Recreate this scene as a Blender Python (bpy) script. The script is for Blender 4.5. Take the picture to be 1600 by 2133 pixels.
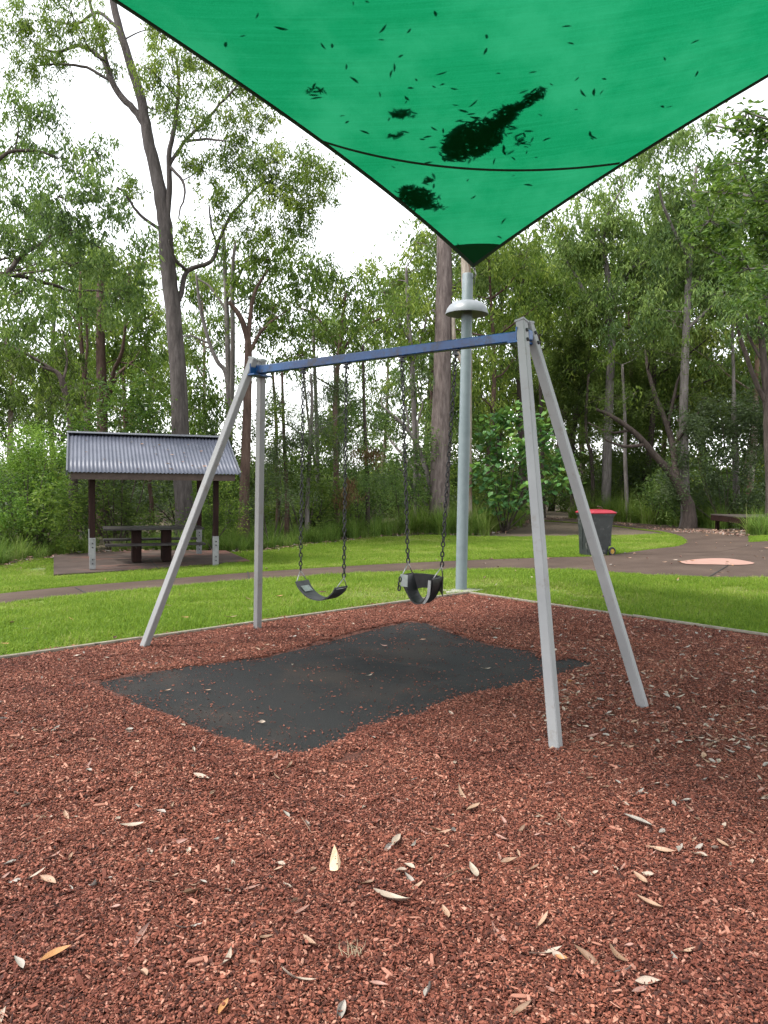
import bpy, math, random
import numpy as np
from mathutils import Vector, Matrix
random.seed(7)
rng = np.random.default_rng(11)
for o in list(bpy.data.objects): bpy.data.objects.remove(o)
SC = bpy.context.scene
COL = SC.collection
# ------------------------------------------------------------------ camera
W0, H0, F0 = 1600.0, 2133.0, 1602.0
PITCH, ROLL, CAMZ = 0.05, 0.016, 1.67
cp, sp_ = math.cos(PITCH), math.sin(PITCH)
_R = np.array([[1, 0, 0], [0, -sp_, -cp], [0, cp, -sp_]])
_c, _s = math.cos(ROLL), math.sin(ROLL)
M = np.array([[_c, -_s, 0], [_s, _c, 0], [0, 0, 1]]) @ _R      # world -> (right, down, forward)
CAM = np.array([0, 0, CAMZ])
cam = bpy.data.cameras.new('camera'); camo = bpy.data.objects.new('camera', cam); COL.objects.link(camo)
mw = Matrix.Identity(4)
for i in range(3):
    mw[i][0] = M[0][i]; mw[i][1] = -M[1][i]; mw[i][2] = -M[2][i]; mw[i][3] = CAM[i]
camo.matrix_world = mw
cam.sensor_fit = 'VERTICAL'; cam.sensor_height = 36; cam.lens = 36 * F0 / H0
cam.clip_start = 0.05; cam.clip_end = 5000
SC.camera = camo
# ------------------------------------------------------------------ light
SUN_EL, SUN_AZ = math.radians(60), math.radians(250)            # azimuth clockwise from +Y
wd = bpy.data.worlds.new('World'); SC.world = wd; wd.use_nodes = True
nt = wd.node_tree; nt.nodes.clear()
sky = nt.nodes.new('ShaderNodeTexSky'); sky.sky_type = 'NISHITA'; sky.sun_disc = False
sky.sun_elevation = SUN_EL; sky.sun_rotation = SUN_AZ; sky.air_density = 1.0; sky.dust_density = 1.0
hs = nt.nodes.new('ShaderNodeHueSaturation'); hs.inputs['Saturation'].default_value = 0.13
bg = nt.nodes.new('ShaderNodeBackground'); bg.inputs['Strength'].default_value = 0.15
wo = nt.nodes.new('ShaderNodeOutputWorld')
nt.links.new(sky.outputs[0], hs.inputs['Color']); nt.links.new(hs.outputs[0], bg.inputs[0]); nt.links.new(bg.outputs[0], wo.inputs[0])
sl = bpy.data.lights.new('sun', 'SUN'); sl.energy = 1.5; sl.angle = math.radians(10); sl.color = (1.0, 0.95, 0.87)
so = bpy.data.objects.new('sun', sl); COL.objects.link(so)
sd = Vector((math.sin(SUN_AZ) * math.cos(SUN_EL), math.cos(SUN_AZ) * math.cos(SUN_EL), math.sin(SUN_EL)))
so.rotation_euler = sd.to_track_quat('Z', 'Y').to_euler(); so.location = (0, 0, 40)
SC.view_settings.view_transform = 'Standard'; SC.view_settings.look = 'None'
SC.view_settings.exposure = 1.85; SC.view_settings.gamma = 1.0; SC.view_settings.use_curve_mapping = False
SC.render.engine = 'CYCLES'
SC.cycles.use_denoising = True
SC.cycles.max_bounces = 6; SC.cycles.diffuse_bounces = 3; SC.cycles.glossy_bounces = 2
SC.cycles.transmission_bounces = 4; SC.cycles.transparent_max_bounces = 8
SC.cycles.sample_clamp_indirect = 4.0
SC.cycles.caustics_reflective = False; SC.cycles.caustics_refractive = False

# ------------------------------------------------------------------ geometry helpers
def ray(px, py):
    d = np.array([(px - W0 / 2) / F0, (py - H0 / 2) / F0, 1.0])
    return M.T @ d
def at(px, py, D):
    return CAM + ray(px, py) * D
def proj(P):
    q = (np.asarray(P, float) - CAM) @ M.T
    return np.stack([W0 / 2 + F0 * q[..., 0] / q[..., 2], H0 / 2 + F0 * q[..., 1] / q[..., 2], q[..., 2]], -1)
def gz(x, y):
    x = np.asarray(x, float); y = np.asarray(y, float)
    s = (x + 3.3) * -0.676 + (y - 6.6) * 0.737
    z = -0.053 * np.clip(s, 0, 9.5)
    t = np.clip(y - 46, 0, 75)
    return z - 0.02 * t
def gzf(x, y): return float(gz(x, y))
def gnd(px, py, dz=0.0):
    r = ray(px, py); lo, hi = 0.5, 400.0
    ts = np.concatenate([np.arange(0.5, 60, 0.05), np.arange(60, 500, 1.0)])
    P = CAM + ts[:, None] * r
    f = P[:, 2] - gz(P[:, 0], P[:, 1]) - dz
    k = np.argmax(f < 0)
    a, b = ts[k - 1], ts[k]
    for _ in range(30):
        m = (a + b) / 2; p = CAM + m * r
        if p[2] - gzf(p[0], p[1]) - dz > 0: a = m
        else: b = m
    return CAM + a * r
def planehit(px, py, P0, n):
    r = ray(px, py); t = np.dot(P0 - CAM, n) / np.dot(r, n)
    return CAM + t * r
def inpoly(X, Y, poly):
    poly = np.asarray(poly)[:, :2]; ins = np.zeros(np.shape(X), bool); n = len(poly); j = n - 1
    for i in range(n):
        xi, yi = poly[i]; xj, yj = poly[j]
        c = ((yi > Y) != (yj > Y)) & (X < (xj - xi) * (Y - yi) / (yj - yi + 1e-12) + xi)
        ins ^= c; j = i
    return ins

# ------------------------------------------------------------------ object helpers
def setp(o, label=None, cat=None, group=None, kind=None):
    if label: o['label'] = label
    if cat: o['category'] = cat
    if group: o['group'] = group
    if kind: o['kind'] = kind
    return o
def empty(name, loc, label=None, cat=None, group=None):
    o = bpy.data.objects.new(name, None); COL.objects.link(o); o.location = loc; o.empty_display_size = 0.1
    return setp(o, label, cat, group)
def link(name, me, parent=None, world=True):
    o = bpy.data.objects.new(name, me); COL.objects.link(o)
    if parent is not None:
        o.parent = parent
        if world: o.matrix_parent_inverse = Matrix.LocRotScale(parent.location, parent.rotation_euler, None).inverted()
    return o
def mesh_np(name, V, Fq, mats, attr=None, smooth=False, midx=None):
    """V (n,3); Fq list of faces or (m,k) array"""
    me = bpy.data.meshes.new(name)
    V = np.asarray(V, np.float32)
    if isinstance(Fq, np.ndarray):
        m, k = Fq.shape
        me.vertices.add(len(V)); me.vertices.foreach_set('co', V.ravel())
        me.loops.add(m * k); me.loops.foreach_set('vertex_index', Fq.astype(np.int32).ravel())
        me.polygons.add(m); me.polygons.foreach_set('loop_start', np.arange(0, m * k, k, dtype=np.int32))
        me.update(calc_edges=True)
    else:
        me.from_pydata(V.tolist(), [], [list(f) for f in Fq]); me.update()
    if attr:
        for an, av in attr.items():
            a = me.attributes.new(an, 'FLOAT', 'POINT'); a.data.foreach_set('value', np.asarray(av, np.float32))
    for m_ in (mats if isinstance(mats, (list, tuple)) else [mats]): me.materials.append(m_)
    if midx is not None: me.polygons.foreach_set('material_index', np.asarray(midx, np.int32))
    me.polygons.foreach_set('use_smooth', np.full(len(me.polygons), smooth, bool))
    return me
class MB:
    """collects shapes into one mesh"""
    def __init__(s): s.V = []; s.F = []; s.n = 0
    def add(s, V, F):
        V = np.asarray(V, float); s.V.append(V); s.F += [[i + s.n for i in f] for f in F]; s.n += len(V); return s
    def frame_box(s, c, ax, ay, az, hx, hy, hz, bev=0.0):
        c, ax, ay, az = [np.asarray(v, float) for v in (c, ax, ay, az)]
        if bev <= 0:
            V = [c + ax * hx * i + ay * hy * j + az * hz * k for k in (-1, 1) for j in (-1, 1) for i in (-1, 1)]
            F = [(0, 2, 3, 1), (4, 5, 7, 6), (0, 1, 5, 4), (2, 6, 7, 3), (0, 4, 6, 2), (1, 3, 7, 5)]
            return s.add(V, F)
        # chamfered along the z-axis edges and caps
        def ring(x, y, z):
            b = min(bev, x * .9, y * .9)
            pts = [(x - b, -y), (x, -y + b), (x, y - b), (x - b, y), (-x + b, y), (-x, y - b), (-x, -y + b), (-x + b, -y)]
            return [c + ax * p[0] + ay * p[1] + az * z for p in pts]
        R = [ring(hx - bev, hy - bev, -hz), ring(hx, hy, -hz + bev), ring(hx, hy, hz - bev), ring(hx - bev, hy - bev, hz)]
        V = sum(R, []); F = []
        for r in range(3):
            for i in range(8):
                j = (i + 1) % 8; F.append((r * 8 + i, r * 8 + j, r * 8 + 8 + j, r * 8 + 8 + i))
        F.append(tuple(range(7, -1, -1))); F.append(tuple(range(24, 32)))
        return s.add(V, F)
    def box(s, c, hx, hy, hz, yaw=0.0, bev=0.0):
        a = np.array([math.cos(yaw), math.sin(yaw), 0]); b = np.array([-math.sin(yaw), math.cos(yaw), 0])
        return s.frame_box(c, a, b, (0, 0, 1), hx, hy, hz, bev)
    def beam(s, a, b, w, h, side=None, bev=0.0):
        a = np.asarray(a, float); b = np.asarray(b, float); z = b - a; L = np.linalg.norm(z); z = z / L
        sd_ = np.array([0, 0, 1.0]) if side is None else np.asarray(side, float)
        x = sd_ - z * np.dot(sd_, z); x /= np.linalg.norm(x); y = np.cross(z, x)
        return s.frame_box((a + b) / 2, x, y, z, w / 2, h / 2, L / 2, bev)
    def tube(s, pts, rad, sides=8, cap=True):
        V, F = tube(pts, rad, sides, cap); return s.add(V, F)
    def lathe(s, prof, c=(0, 0, 0), sides=24, axis=(0, 0, 1)):
        c = np.asarray(c, float); z = np.asarray(axis, float); z /= np.linalg.norm(z)
        t = np.array([1.0, 0, 0]) if abs(z[0]) < .9 else np.array([0, 1.0, 0])
        x = np.cross(t, z); x /= np.linalg.norm(x); y = np.cross(z, x)
        V = []; F = []
        for r, h in prof:
            for i in range(sides):
                a = 2 * math.pi * i / sides; V.append(c + z * h + (x * math.cos(a) + y * math.sin(a)) * r)
        for k in range(len(prof) - 1):
            for i in range(sides):
                j = (i + 1) % sides; F.append((k * sides + i, k * sides + j, (k + 1) * sides + j, (k + 1) * sides + i))
        closed = abs(prof[0][0] - prof[-1][0]) < 1e-6 and abs(prof[0][1] - prof[-1][1]) < 1e-6
        nb = len(V)
        if not closed:
            if prof[0][0] > 1e-4: F.append(tuple(nb + i for i in range(sides - 1, -1, -1)))
            V += V[:sides]
            if prof[-1][0] > 1e-4: F.append(tuple(nb + sides + i for i in range(sides)))
            V += V[(len(prof) - 1) * sides:len(prof) * sides]
        return s.add(V, F)
    def mesh(s, name, m, smooth=False): return mesh_np(name, np.concatenate(s.V), s.F, m, smooth=smooth)
    def build(s, name, m, parent=None, smooth=False): return link(name, s.mesh(name, m, smooth), parent)
def frames(P):
    P = np.asarray(P, float); T = np.gradient(P, axis=0); T /= np.linalg.norm(T, axis=1)[:, None] + 1e-9
    ref = np.array([1.0, 0, 0]) if abs(T[0][0]) < .8 else np.array([0, 1.0, 0])
    X = []; x = ref
    for t in T:
        x = x - t * np.dot(x, t); x /= np.linalg.norm(x) + 1e-9; X.append(x)
    X = np.array(X); return T, X, np.cross(T, X)
def tube(pts, rad, sides=8, cap=True):
    pts = np.asarray(pts, float); n = len(pts); rad = np.broadcast_to(np.asarray(rad, float), (n,))
    T, X, Y = frames(pts); a = np.arange(sides) * 2 * math.pi / sides
    V = (pts[:, None] + rad[:, None, None] * (X[:, None] * np.cos(a)[None, :, None] + Y[:, None] * np.sin(a)[None, :, None])).reshape(-1, 3)
    F = [(k * sides + i, k * sides + (i + 1) % sides, (k + 1) * sides + (i + 1) % sides, (k + 1) * sides + i) for k in range(n - 1) for i in range(sides)]
    if cap: F += [tuple(range(sides - 1, -1, -1)), tuple((n - 1) * sides + i for i in range(sides))]
    return V, F
def smoothline(P, R, sub=4):
    P = np.asarray(P, float); R = np.asarray(R, float); n = len(P); out = []; ro = []
    if n < 3: sub = max(sub, 3)
    for i in range(n - 1):
        p0 = P[max(i - 1, 0)]; p1 = P[i]; p2 = P[i + 1]; p3 = P[min(i + 2, n - 1)]
        for k in range(sub):
            t = k / sub
            out.append(.5 * ((2 * p1) + (p2 - p0) * t + (2 * p0 - 5 * p1 + 4 * p2 - p3) * t * t + (3 * p1 - p0 - 3 * p2 + p3) * t ** 3))
            ro.append(R[i] * (1 - t) + R[i + 1] * t)
    out.append(P[-1]); ro.append(R[-1]); return np.array(out), np.array(ro)

# ------------------------------------------------------------------ materials
def new_mat(name):
    m = bpy.data.materials.new(name); m.use_nodes = True; t = m.node_tree
    b = t.nodes['Principled BSDF']; return m, t, b
def N(t, typ, **kw):
    n = t.nodes.new(typ)
    for k, v in kw.items():
        if k in n.inputs: n.inputs[k].default_value = v
        else: setattr(n, k, v)
    return n
def ramp(t, src, stops):
    r = N(t, 'ShaderNodeValToRGB'); e = r.color_ramp.elements
    while len(e) < len(stops): e.new(0.5)
    for el, (p, c) in zip(e, stops): el.position = p; el.color = (*c, 1) if len(c) == 3 else c
    t.links.new(src, r.inputs[0]); return r.outputs[0]
def mixc(t, fac, a, b, mode='MIX'):
    n = N(t, 'ShaderNodeMix', data_type='RGBA', blend_type=mode)
    for s_, v in ((n.inputs[0], fac), (n.inputs[6], a), (n.inputs[7], b)):
        if isinstance(v, (int, float)): s_.default_value = v
        elif isinstance(v, tuple): s_.default_value = (*v, 1)
        else: t.links.new(v, s_)
    return n.outputs[2]
def coords(t, mode='Object', scale=(1, 1, 1)):
    if mode == 'World':
        g = N(t, 'ShaderNodeNewGeometry'); src = g.outputs['Position']
    else:
        g = N(t, 'ShaderNodeTexCoord'); src = g.outputs[mode]
    mp = N(t, 'ShaderNodeMapping'); mp.inputs['Scale'].default_value = scale
    t.links.new(src, mp.inputs[0]); return mp.outputs[0]
def noise(t, vec, scale, detail=5, rough=.6, out='Fac'):
    n = N(t, 'ShaderNodeTexNoise', Scale=scale, Detail=detail, Roughness=rough); t.links.new(vec, n.inputs['Vector']); return n.outputs[out]
def bump(t, b, h, strength=.3, dist=.01):
    n = N(t, 'ShaderNodeBump', Strength=strength, Distance=dist); t.links.new(h, n.inputs['Height']); t.links.new(n.outputs[0], b.inputs['Normal'])
def worn(name, c1, c2, scale=6, rough=.6, c3=None, spotscale=40, spot=(.62, .70), metallic=0, bumpk=.15, bscale=60, stretch=(1, 1, 1), mode='World', spec=.5):
    KW = .72; c1, c2 = [tuple(x * KW for x in c_) for c_ in (c1, c2)]; c3 = tuple(x * KW for x in c3) if c3 else None
    m, t, b = new_mat(name); v = coords(t, mode, stretch)
    c = ramp(t, noise(t, v, scale), [(.3, c1), (.7, c2)])
    if c3:
        f = ramp(t, noise(t, v, spotscale, 6, .7), [(spot[0], (0, 0, 0)), (spot[1], (1, 1, 1))]); c = mixc(t, f, c, c3)
    t.links.new(c, b.inputs['Base Color'])
    b.inputs['Roughness'].default_value = rough; b.inputs['Metallic'].default_value = metallic
    b.inputs['Specular IOR Level'].default_value = spec
    if bumpk: bump(t, b, noise(t, v, bscale, 6, .7), bumpk)
    return m
def leafmat(name, stops, trans=.35, rough=.5, spec=.4, tcol=(.18, .30, .035)):
    if 'leaf' in name and 'dead' not in name: stops = [(p, (c[0] * 1.14, c[1] * 1.22, c[2] * 1.05)) for p, c in stops]; trans = min(.45, trans + .05)
    m, t, b = new_mat(name); a = N(t, 'ShaderNodeAttribute', attribute_name='tint')
    c = ramp(t, a.outputs['Fac'], stops); t.links.new(c, b.inputs['Base Color'])
    b.inputs['Roughness'].default_value = rough + .08; b.inputs['Specular IOR Level'].default_value = spec * .5
    tr = N(t, 'ShaderNodeBsdfTranslucent'); t.links.new(mixc(t, .55, c, tcol), tr.inputs[0])
    mx = N(t, 'ShaderNodeMixShader'); mx.inputs[0].default_value = trans
    t.links.new(b.outputs[0], mx.inputs[1]); t.links.new(tr.outputs[0], mx.inputs[2])
    t.links.new(mx.outputs[0], t.nodes['Material Output'].inputs[0]); return m
def barkmat(name, c1, c2, c3, stretch=(1, 1, .18), scale=9, bk=.7, patch=None):
    c1, c2, c3 = [tuple(x * .8 for x in c_) for c_ in (c1, c2, c3)]
    m, t, b = new_mat(name); v = coords(t, 'World', stretch)
    n1 = noise(t, v, scale, 8, .7); c = ramp(t, n1, [(.28, c1), (.5, c2), (.75, c3)])
    if patch:
        f = ramp(t, noise(t, coords(t, 'World', (1, 1, .35)), 1.6, 4), [(.48, (0, 0, 0)), (.56, (1, 1, 1))]); c = mixc(t, f, c, patch)
    t.links.new(c, b.inputs['Base Color']); b.inputs['Roughness'].default_value = .85; b.inputs['Specular IOR Level'].default_value = .25
    n2 = noise(t, coords(t, 'World', (1, 1, .12)), 30, 6, .75)
    mm = N(t, 'ShaderNodeMath', operation='ADD'); t.links.new(n1, mm.inputs[0]); t.links.new(n2, mm.inputs[1])
    bump(t, b, mm.outputs[0], bk, .03); return m

MT = {}
MT['leg'] = worn('grey_leg_paint', (.255, .255, .260), (.315, .313, .315), 3, .5, (.21, .18, .16), 9, (.56, .74), bumpk=.06)
MT['beam'] = worn('blue_beam_paint', (.004, .016, .095), (.002, .115, .36), 2.4, .42, (.016, .020, .045), 9, (.50, .66), bumpk=.05)
MT['bolt'] = worn('dark_bolt', (.03, .03, .035), (.06, .06, .065), 20, .45, metallic=.6, bumpk=0)
MT['chain'] = worn('dark_chain_steel', (.006, .0055, .0055), (.022, .020, .019), 40, .6, metallic=0, bumpk=0)
MT['steel'] = worn('bright_steel', (.35, .35, .34), (.5, .5, .49), 30, .35, metallic=.85, bumpk=0)
MT['galv'] = worn('galvanised_pole', (.17, .215, .235), (.22, .265, .285), 7, .5, (.29, .33, .345), 60, (.6, .75), bumpk=.04, bscale=120)
MT['hood'] = worn('hood_metal', (.26, .285, .32), (.33, .35, .385), 6, .42, (.30, .15, .06), 9, (.70, .76), bumpk=.03)
MT['rubber'] = worn('black_rubber', (.008, .008, .009), (.02, .02, .022), 25, .42, bumpk=.08)
MT['rubber_grey'] = worn('grey_rubber_wear', (.015, .015, .016), (.07, .07, .075), 12, .5, bumpk=.08)
MT['strap'] = worn('grey_strap', (.28, .28, .27), (.4, .4, .39), 60, .7)
MT['plate'] = worn('riveted_plate', (.30, .34, .32), (.42, .45, .43), 30, .4, metallic=.5)
MT['concrete'] = worn('pale_concrete', (.30, .29, .25), (.42, .40, .34), 12, .9, (.12, .12, .09), 18, (.6, .7), bumpk=.4)
MT['timber'] = worn('dark_brown_timber', (.014, .006, .005), (.034, .015, .012), 10, .8, stretch=(1, 1, .2), bumpk=.3, spec=.15)
MT['timber_fascia'] = worn('brown_fascia', (.05, .027, .02), (.085, .05, .04), 10, .65, bumpk=.2)
MT['white_foot'] = worn('white_post_foot', (.20, .20, .205), (.30, .30, .30), 12, .6, (.12, .10, .09), 14, (.6, .68), bumpk=.1)
MT['tabletop'] = worn('table_timber', (.022, .018, .02), (.06, .05, .05), 8, .45, stretch=(.3, 3, 1), bumpk=.2, spec=.3)
MT['platform'] = worn('platform_deck', (.05, .035, .035), (.10, .08, .075), 8, .5, bumpk=.25)
MT['binbody'] = worn('bin_plastic', (.016, .021, .021), (.034, .040, .040), 5, .5, (.13, .13, .125), 9, (.56, .68), bumpk=.05)
MT['binlid'] = worn('bin_red_lid', (.30, .007, .022), (.37, .010, .028), 6, .35, bumpk=.03)
MT['black'] = worn('black_plastic', (.010, .010, .010), (.02, .02, .02), 20, .5, bumpk=0)
MT['yellow'] = worn('yellow_hub', (.50, .28, .03), (.62, .38, .06), 20, .5, bumpk=0)
MT['white'] = worn('white_print', (.55, .55, .54), (.65, .65, .64), 20, .6, bumpk=0)
MT['edge'] = worn('edging_timber', (.20, .17, .13), (.33, .29, .23), 14, .8, (.06, .05, .04), 16, (.58, .66), bumpk=.4)
MT['edge_side'] = worn('edging_rubber', (.012, .012, .012), (.03, .028, .026), 14, .8, bumpk=.3)
MT['bark_tall'] = barkmat('dark_grey_bark', (.03, .025, .024), (.085, .072, .068), (.155, .135, .13))
MT['bark'] = barkmat('gum_bark', (.055, .042, .040), (.15, .118, .110), (.27, .225, .21))
MT['bark_dark'] = barkmat('dark_bark', (.022, .017, .014), (.06, .045, .038), (.12, .095, .082))
MT['bark_red'] = barkmat('reddish_bark', (.035, .020, .015), (.10, .062, .048), (.17, .115, .092))
MT['bark_pale'] = barkmat('pale_peeling_bark', (.13, .10, .075), (.34, .29, .24), (.50, .45, .39), bk=.4, patch=(.17, .11, .075))
MT['bark_grey'] = barkmat('grey_limb_bark', (.07, .06, .055), (.17, .15, .14), (.28, .255, .24), bk=.4)
GUM = [(0, (.018, .034, .009)), (.33, (.056, .094, .018)), (.66, (.13, .178, .033)), (1, (.25, .285, .058))]
MT['gum'] = leafmat('gum_leaf', GUM, .38, .45, .45)
MT['gum_blue'] = leafmat('bluish_gum_leaf', [(0, (.018, .034, .015)), (.36, (.060, .102, .035)), (.7, (.128, .182, .056)), (1, (.22, .275, .085))], .35, .42, .5)
MT['olive'] = leafmat('olive_leaf', [(0, (.020, .028, .010)), (.4, (.048, .068, .020)), (.75, (.095, .125, .030)), (1, (.17, .19, .05))], .38, .5, .4)
MT['grey_leaf'] = leafmat('greygreen_leaf', [(0, (.016, .022, .013)), (.4, (.036, .050, .028)), (.75, (.060, .080, .044)), (1, (.10, .12, .065))], .25, .42, .5)
MT['broad'] = leafmat('broad_leaf', [(0, (.016, .034, .009)), (.4, (.036, .075, .016)), (.75, (.075, .13, .022)), (1, (.15, .21, .04))], .35, .32, .55)
MT['bush'] = leafmat('bright_bush_leaf', [(0, (.022, .05, .012)), (.4, (.05, .11, .022)), (.75, (.10, .18, .03)), (1, (.18, .26, .05))], .38, .4, .45)
MT['heart'] = leafmat('heart_leaf', [(0, (.025, .06, .025)), (.4, (.045, .11, .042)), (.75, (.08, .17, .055)), (1, (.15, .26, .07))], .35, .35, .5)
MT['deadleaf'] = leafmat('dead_brown_leaf', [(0, (.03, .018, .010)), (.5, (.09, .055, .028)), (1, (.18, .115, .06))], .2, .7, .2, (.2, .1, .04))
MT['grass'] = leafmat('lawn_grass', [(0, (.065, .125, .014)), (.5, (.145, .235, .022)), (.85, (.22, .30, .038)), (1, (.31, .28, .12))], .35, .5, .3, (.22, .34, .03))
MT['tallgrass'] = leafmat('tall_grass', [(0, (.045, .09, .018)), (.5, (.11, .19, .035)), (.8, (.20, .27, .055)), (1, (.33, .31, .15))], .35, .5, .3)
MT['fern'] = leafmat('fern_leaf', [(0, (.02, .05, .022)), (.5, (.04, .09, .04)), (1, (.07, .13, .05))], .3, .5, .3)

# ------------------------------------------------------------------ ground, path, mulch, mat
def sheet_grid(name, xs, ys, mat, zf, kind='structure', mask=None):
    X, Y = np.meshgrid(xs, ys); V = np.stack([X, Y, zf(X, Y)], -1).reshape(-1, 3); nx = len(xs); ny = len(ys)
    i, j = np.meshgrid(np.arange(nx - 1), np.arange(ny - 1)); a = (j * nx + i).ravel()
    Fq = np.stack([a, a + 1, a + 1 + nx, a + nx], -1)
    if mask is not None:
        c = V[Fq].mean(1); Fq = Fq[mask(c[:, 0], c[:, 1])]
    o = link(name, mesh_np(name, V, Fq, mat, smooth=True)); o['kind'] = kind; return o
CORN = gnd(977, 1239)[:2]
EL = gnd(0, 1379)[:2]; ER = gnd(1600, 1331)[:2]
dl = (EL - CORN) / np.linalg.norm(EL - CORN); dr = (ER - CORN) / np.linalg.norm(ER - CORN)
BED = np.array([CORN, CORN + dl * 13, CORN + dl * 13 + dr * 13, CORN + dr * 13])
# forest-floor ground
m, t, b = new_mat('forest_floor'); v = coords(t, 'World')
c = ramp(t, noise(t, v, 2.2, 8, .7), [(.3, (.045, .035, .022)), (.55, (.085, .062, .040)), (.75, (.06, .072, .026))])
c = mixc(t, ramp(t, noise(t, v, 35, 6, .7), [(.55, (0, 0, 0)), (.68, (1, 1, 1))]), c, (.17, .115, .08))
t.links.new(c, b.inputs['Base Color']); b.inputs['Roughness'].default_value = .95; bump(t, b, noise(t, v, 25, 6), .8, .04)
MT['floor'] = m
xs = np.unique(np.concatenate([np.linspace(-2500, -60, 12), np.linspace(-60, 60, 121), np.linspace(60, 2500, 12)]))
ys = np.unique(np.concatenate([np.linspace(-2500, -30, 10), np.linspace(-30, 120, 151), np.linspace(120, 3000, 14)]))
sheet_grid('ground', xs, ys, MT['floor'], lambda x, y: gz(x, y) - 0.03)
# lawn boundary towards the forest, from photograph positions on the ground
LAWN_FAR = [gnd(*p) for p in ((-260, 1215), (-60, 1192), (60, 1168), (250, 1150), (480, 1152), (560, 1148), (660, 1134), (760, 1122), (860, 1112), (930, 1114), (1010, 1113), (1080, 1098), (1100, 1086), (1180, 1080), (1290, 1090), (1330, 1097), (1390, 1103), (1480, 1108), (1560, 1118), (1700, 1115))]
LAWN = np.array([p[:2] for p in LAWN_FAR] + [[16, 20], [14, 6], [10, 2], [5, 5], [-2, 5], [-9, -2], [-14, 6]])
m, t, b = new_mat('lawn_soil'); v = coords(t, 'World')
c = ramp(t, noise(t, v, 1.1, 6, .65), [(.3, (.075, .135, .018)), (.55, (.11, .19, .022)), (.72, (.13, .15, .05))])
c = mixc(t, ramp(t, noise(t, v, 2.4, 5, .65), [(.5, (0, 0, 0)), (.66, (.8, .8, .8))]), c, (.115, .105, .045)); c = mixc(t, ramp(t, noise(t, v, 60, 5, .7), [(.5, (0, 0, 0)), (.7, (1, 1, 1))]), c, (.055, .075, .018))
t.links.new(c, b.inputs['Base Color']); b.inputs['Roughness'].default_value = .95; bump(t, b, noise(t, v, 70, 5), .7, .03); MT['lawn'] = m
sheet_grid('lawn', np.arange(-16, 17, .35), np.arange(-3, 27, .35), MT['lawn'], lambda x, y: gz(x, y) - 0.006,
           mask=lambda x, y: inpoly(x, y, LAWN) & ~inpoly(x, y, BED * 0.999 + 0.001))
# path (near run, then curving round the lawn island)
m, t, b = new_mat('path_concrete'); v = coords(t, 'World')
c = ramp(t, noise(t, v, .9, 7, .65), [(.3, (.042, .027, .020)), (.52, (.068, .046, .035)), (.75, (.096, .068, .052))])
c = mixc(t, ramp(t, noise(t, v, 130, 3, .7), [(.45, (0, 0, 0)), (.75, (1, 1, 1))]), c, (.058, .046, .041))
t.links.new(c, b.inputs['Base Color']); b.inputs['Roughness'].default_value = .85; bump(t, b, noise(t, v, 160, 4), .35, .008); b.inputs['Specular IOR Level'].default_value = .15; MT['path'] = m
def strip(name, A, B, mat, dz, across=4, thick=.05, kind='structure', sub=4):
    A = np.array([p for p in A]); B = np.array([p for p in B])
    A, _ = smoothline(A, np.ones(len(A)), sub); B, _ = smoothline(B, np.ones(len(B)), sub)
    A = A[:, :2] + rng.normal(0, .012, (len(A), 2)); B = B[:, :2] + rng.normal(0, .012, (len(B), 2))
    V = []; n = len(A)
    for k in range(across + 1):
        P = A * (1 - k / across) + B * (k / across)
        V.append(np.stack([P[:, 0], P[:, 1], gz(P[:, 0], P[:, 1]) + dz], -1))
    lowA = V[0].copy(); lowA[:, 2] -= thick; lowB = V[-1].copy(); lowB[:, 2] -= thick
    V = [lowA] + V + [lowB]; VV = np.concatenate(V); F = []
    for k in range(len(V) - 1):
        for i in range(n - 1): F.append((k * n + i, k * n + i + 1, (k + 1) * n + i + 1, (k + 1) * n + i))
    o = link(name, mesh_np(name, VV, F, mat, smooth=False)); o['kind'] = kind
    return o, np.concatenate([A, B[::-1]])
PN = [gnd(*p) for p in ((-350, 1305), (-150, 1280), (0, 1259), (150, 1242), (300, 1229), (500, 1211), (650, 1202), (800, 1193), (1000, 1187), (1150, 1188), (1300, 1195), (1450, 1203), (1600, 1206), (1800, 1212))]
PF = [gnd(*p) for p in ((-350, 1278), (-150, 1256), (0, 1238), (150, 1223), (300, 1211), (500, 1195), (650, 1185), (800, 1176), (1000, 1167), (1150, 1162), (1260, 1158), (1400, 1140), (1600, 1128), (1800, 1118))]
path_o, POLY1 = strip('path', PN, PF, MT['path'], .012, 6)
PN2 = [gnd(*p) for p in ((1240, 1160), (1330, 1152), (1395, 1142), (1428, 1132), (1420, 1119), (1370, 1107), (1300, 1098), (1200, 1089), (1120, 1084), (1085, 1080))]
PF2 = [gnd(*p) for p in ((1500, 1150), (1560, 1138), (1560, 1128), (1555, 1116), (1490, 1104), (1430, 1098), (1330, 1091), (1220, 1083), (1130, 1078), (1085, 1075))]
path2_o, POLY2 = strip('side_path', PN2, PF2, MT['path'], .016, 6)
# shelter slab
SLAB = [gnd(*p) for p in ((112, 1202), (300, 1190), (520, 1172), (470, 1150), (300, 1150), (112, 1160))]
m = worn('slab_concrete', (.055, .040, .034), (.125, .093, .080), 1.2, .8, (.20, .10, .078), .55, (.5, .62), bumpk=.2, spec=.15)
mb = MB(); P = np.array(SLAB); n = len(P)
top = P.copy(); top[:, 2] += .05; bot = P.copy(); bot[:, 2] -= .2
mb.add(np.concatenate([top, bot]), [tuple(range(n))] + [(i, i + n, (i + 1) % n + n, (i + 1) % n) for i in range(n)])
slab = mb.build('slab_pavement', m); slab['kind'] = 'structure'
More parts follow.
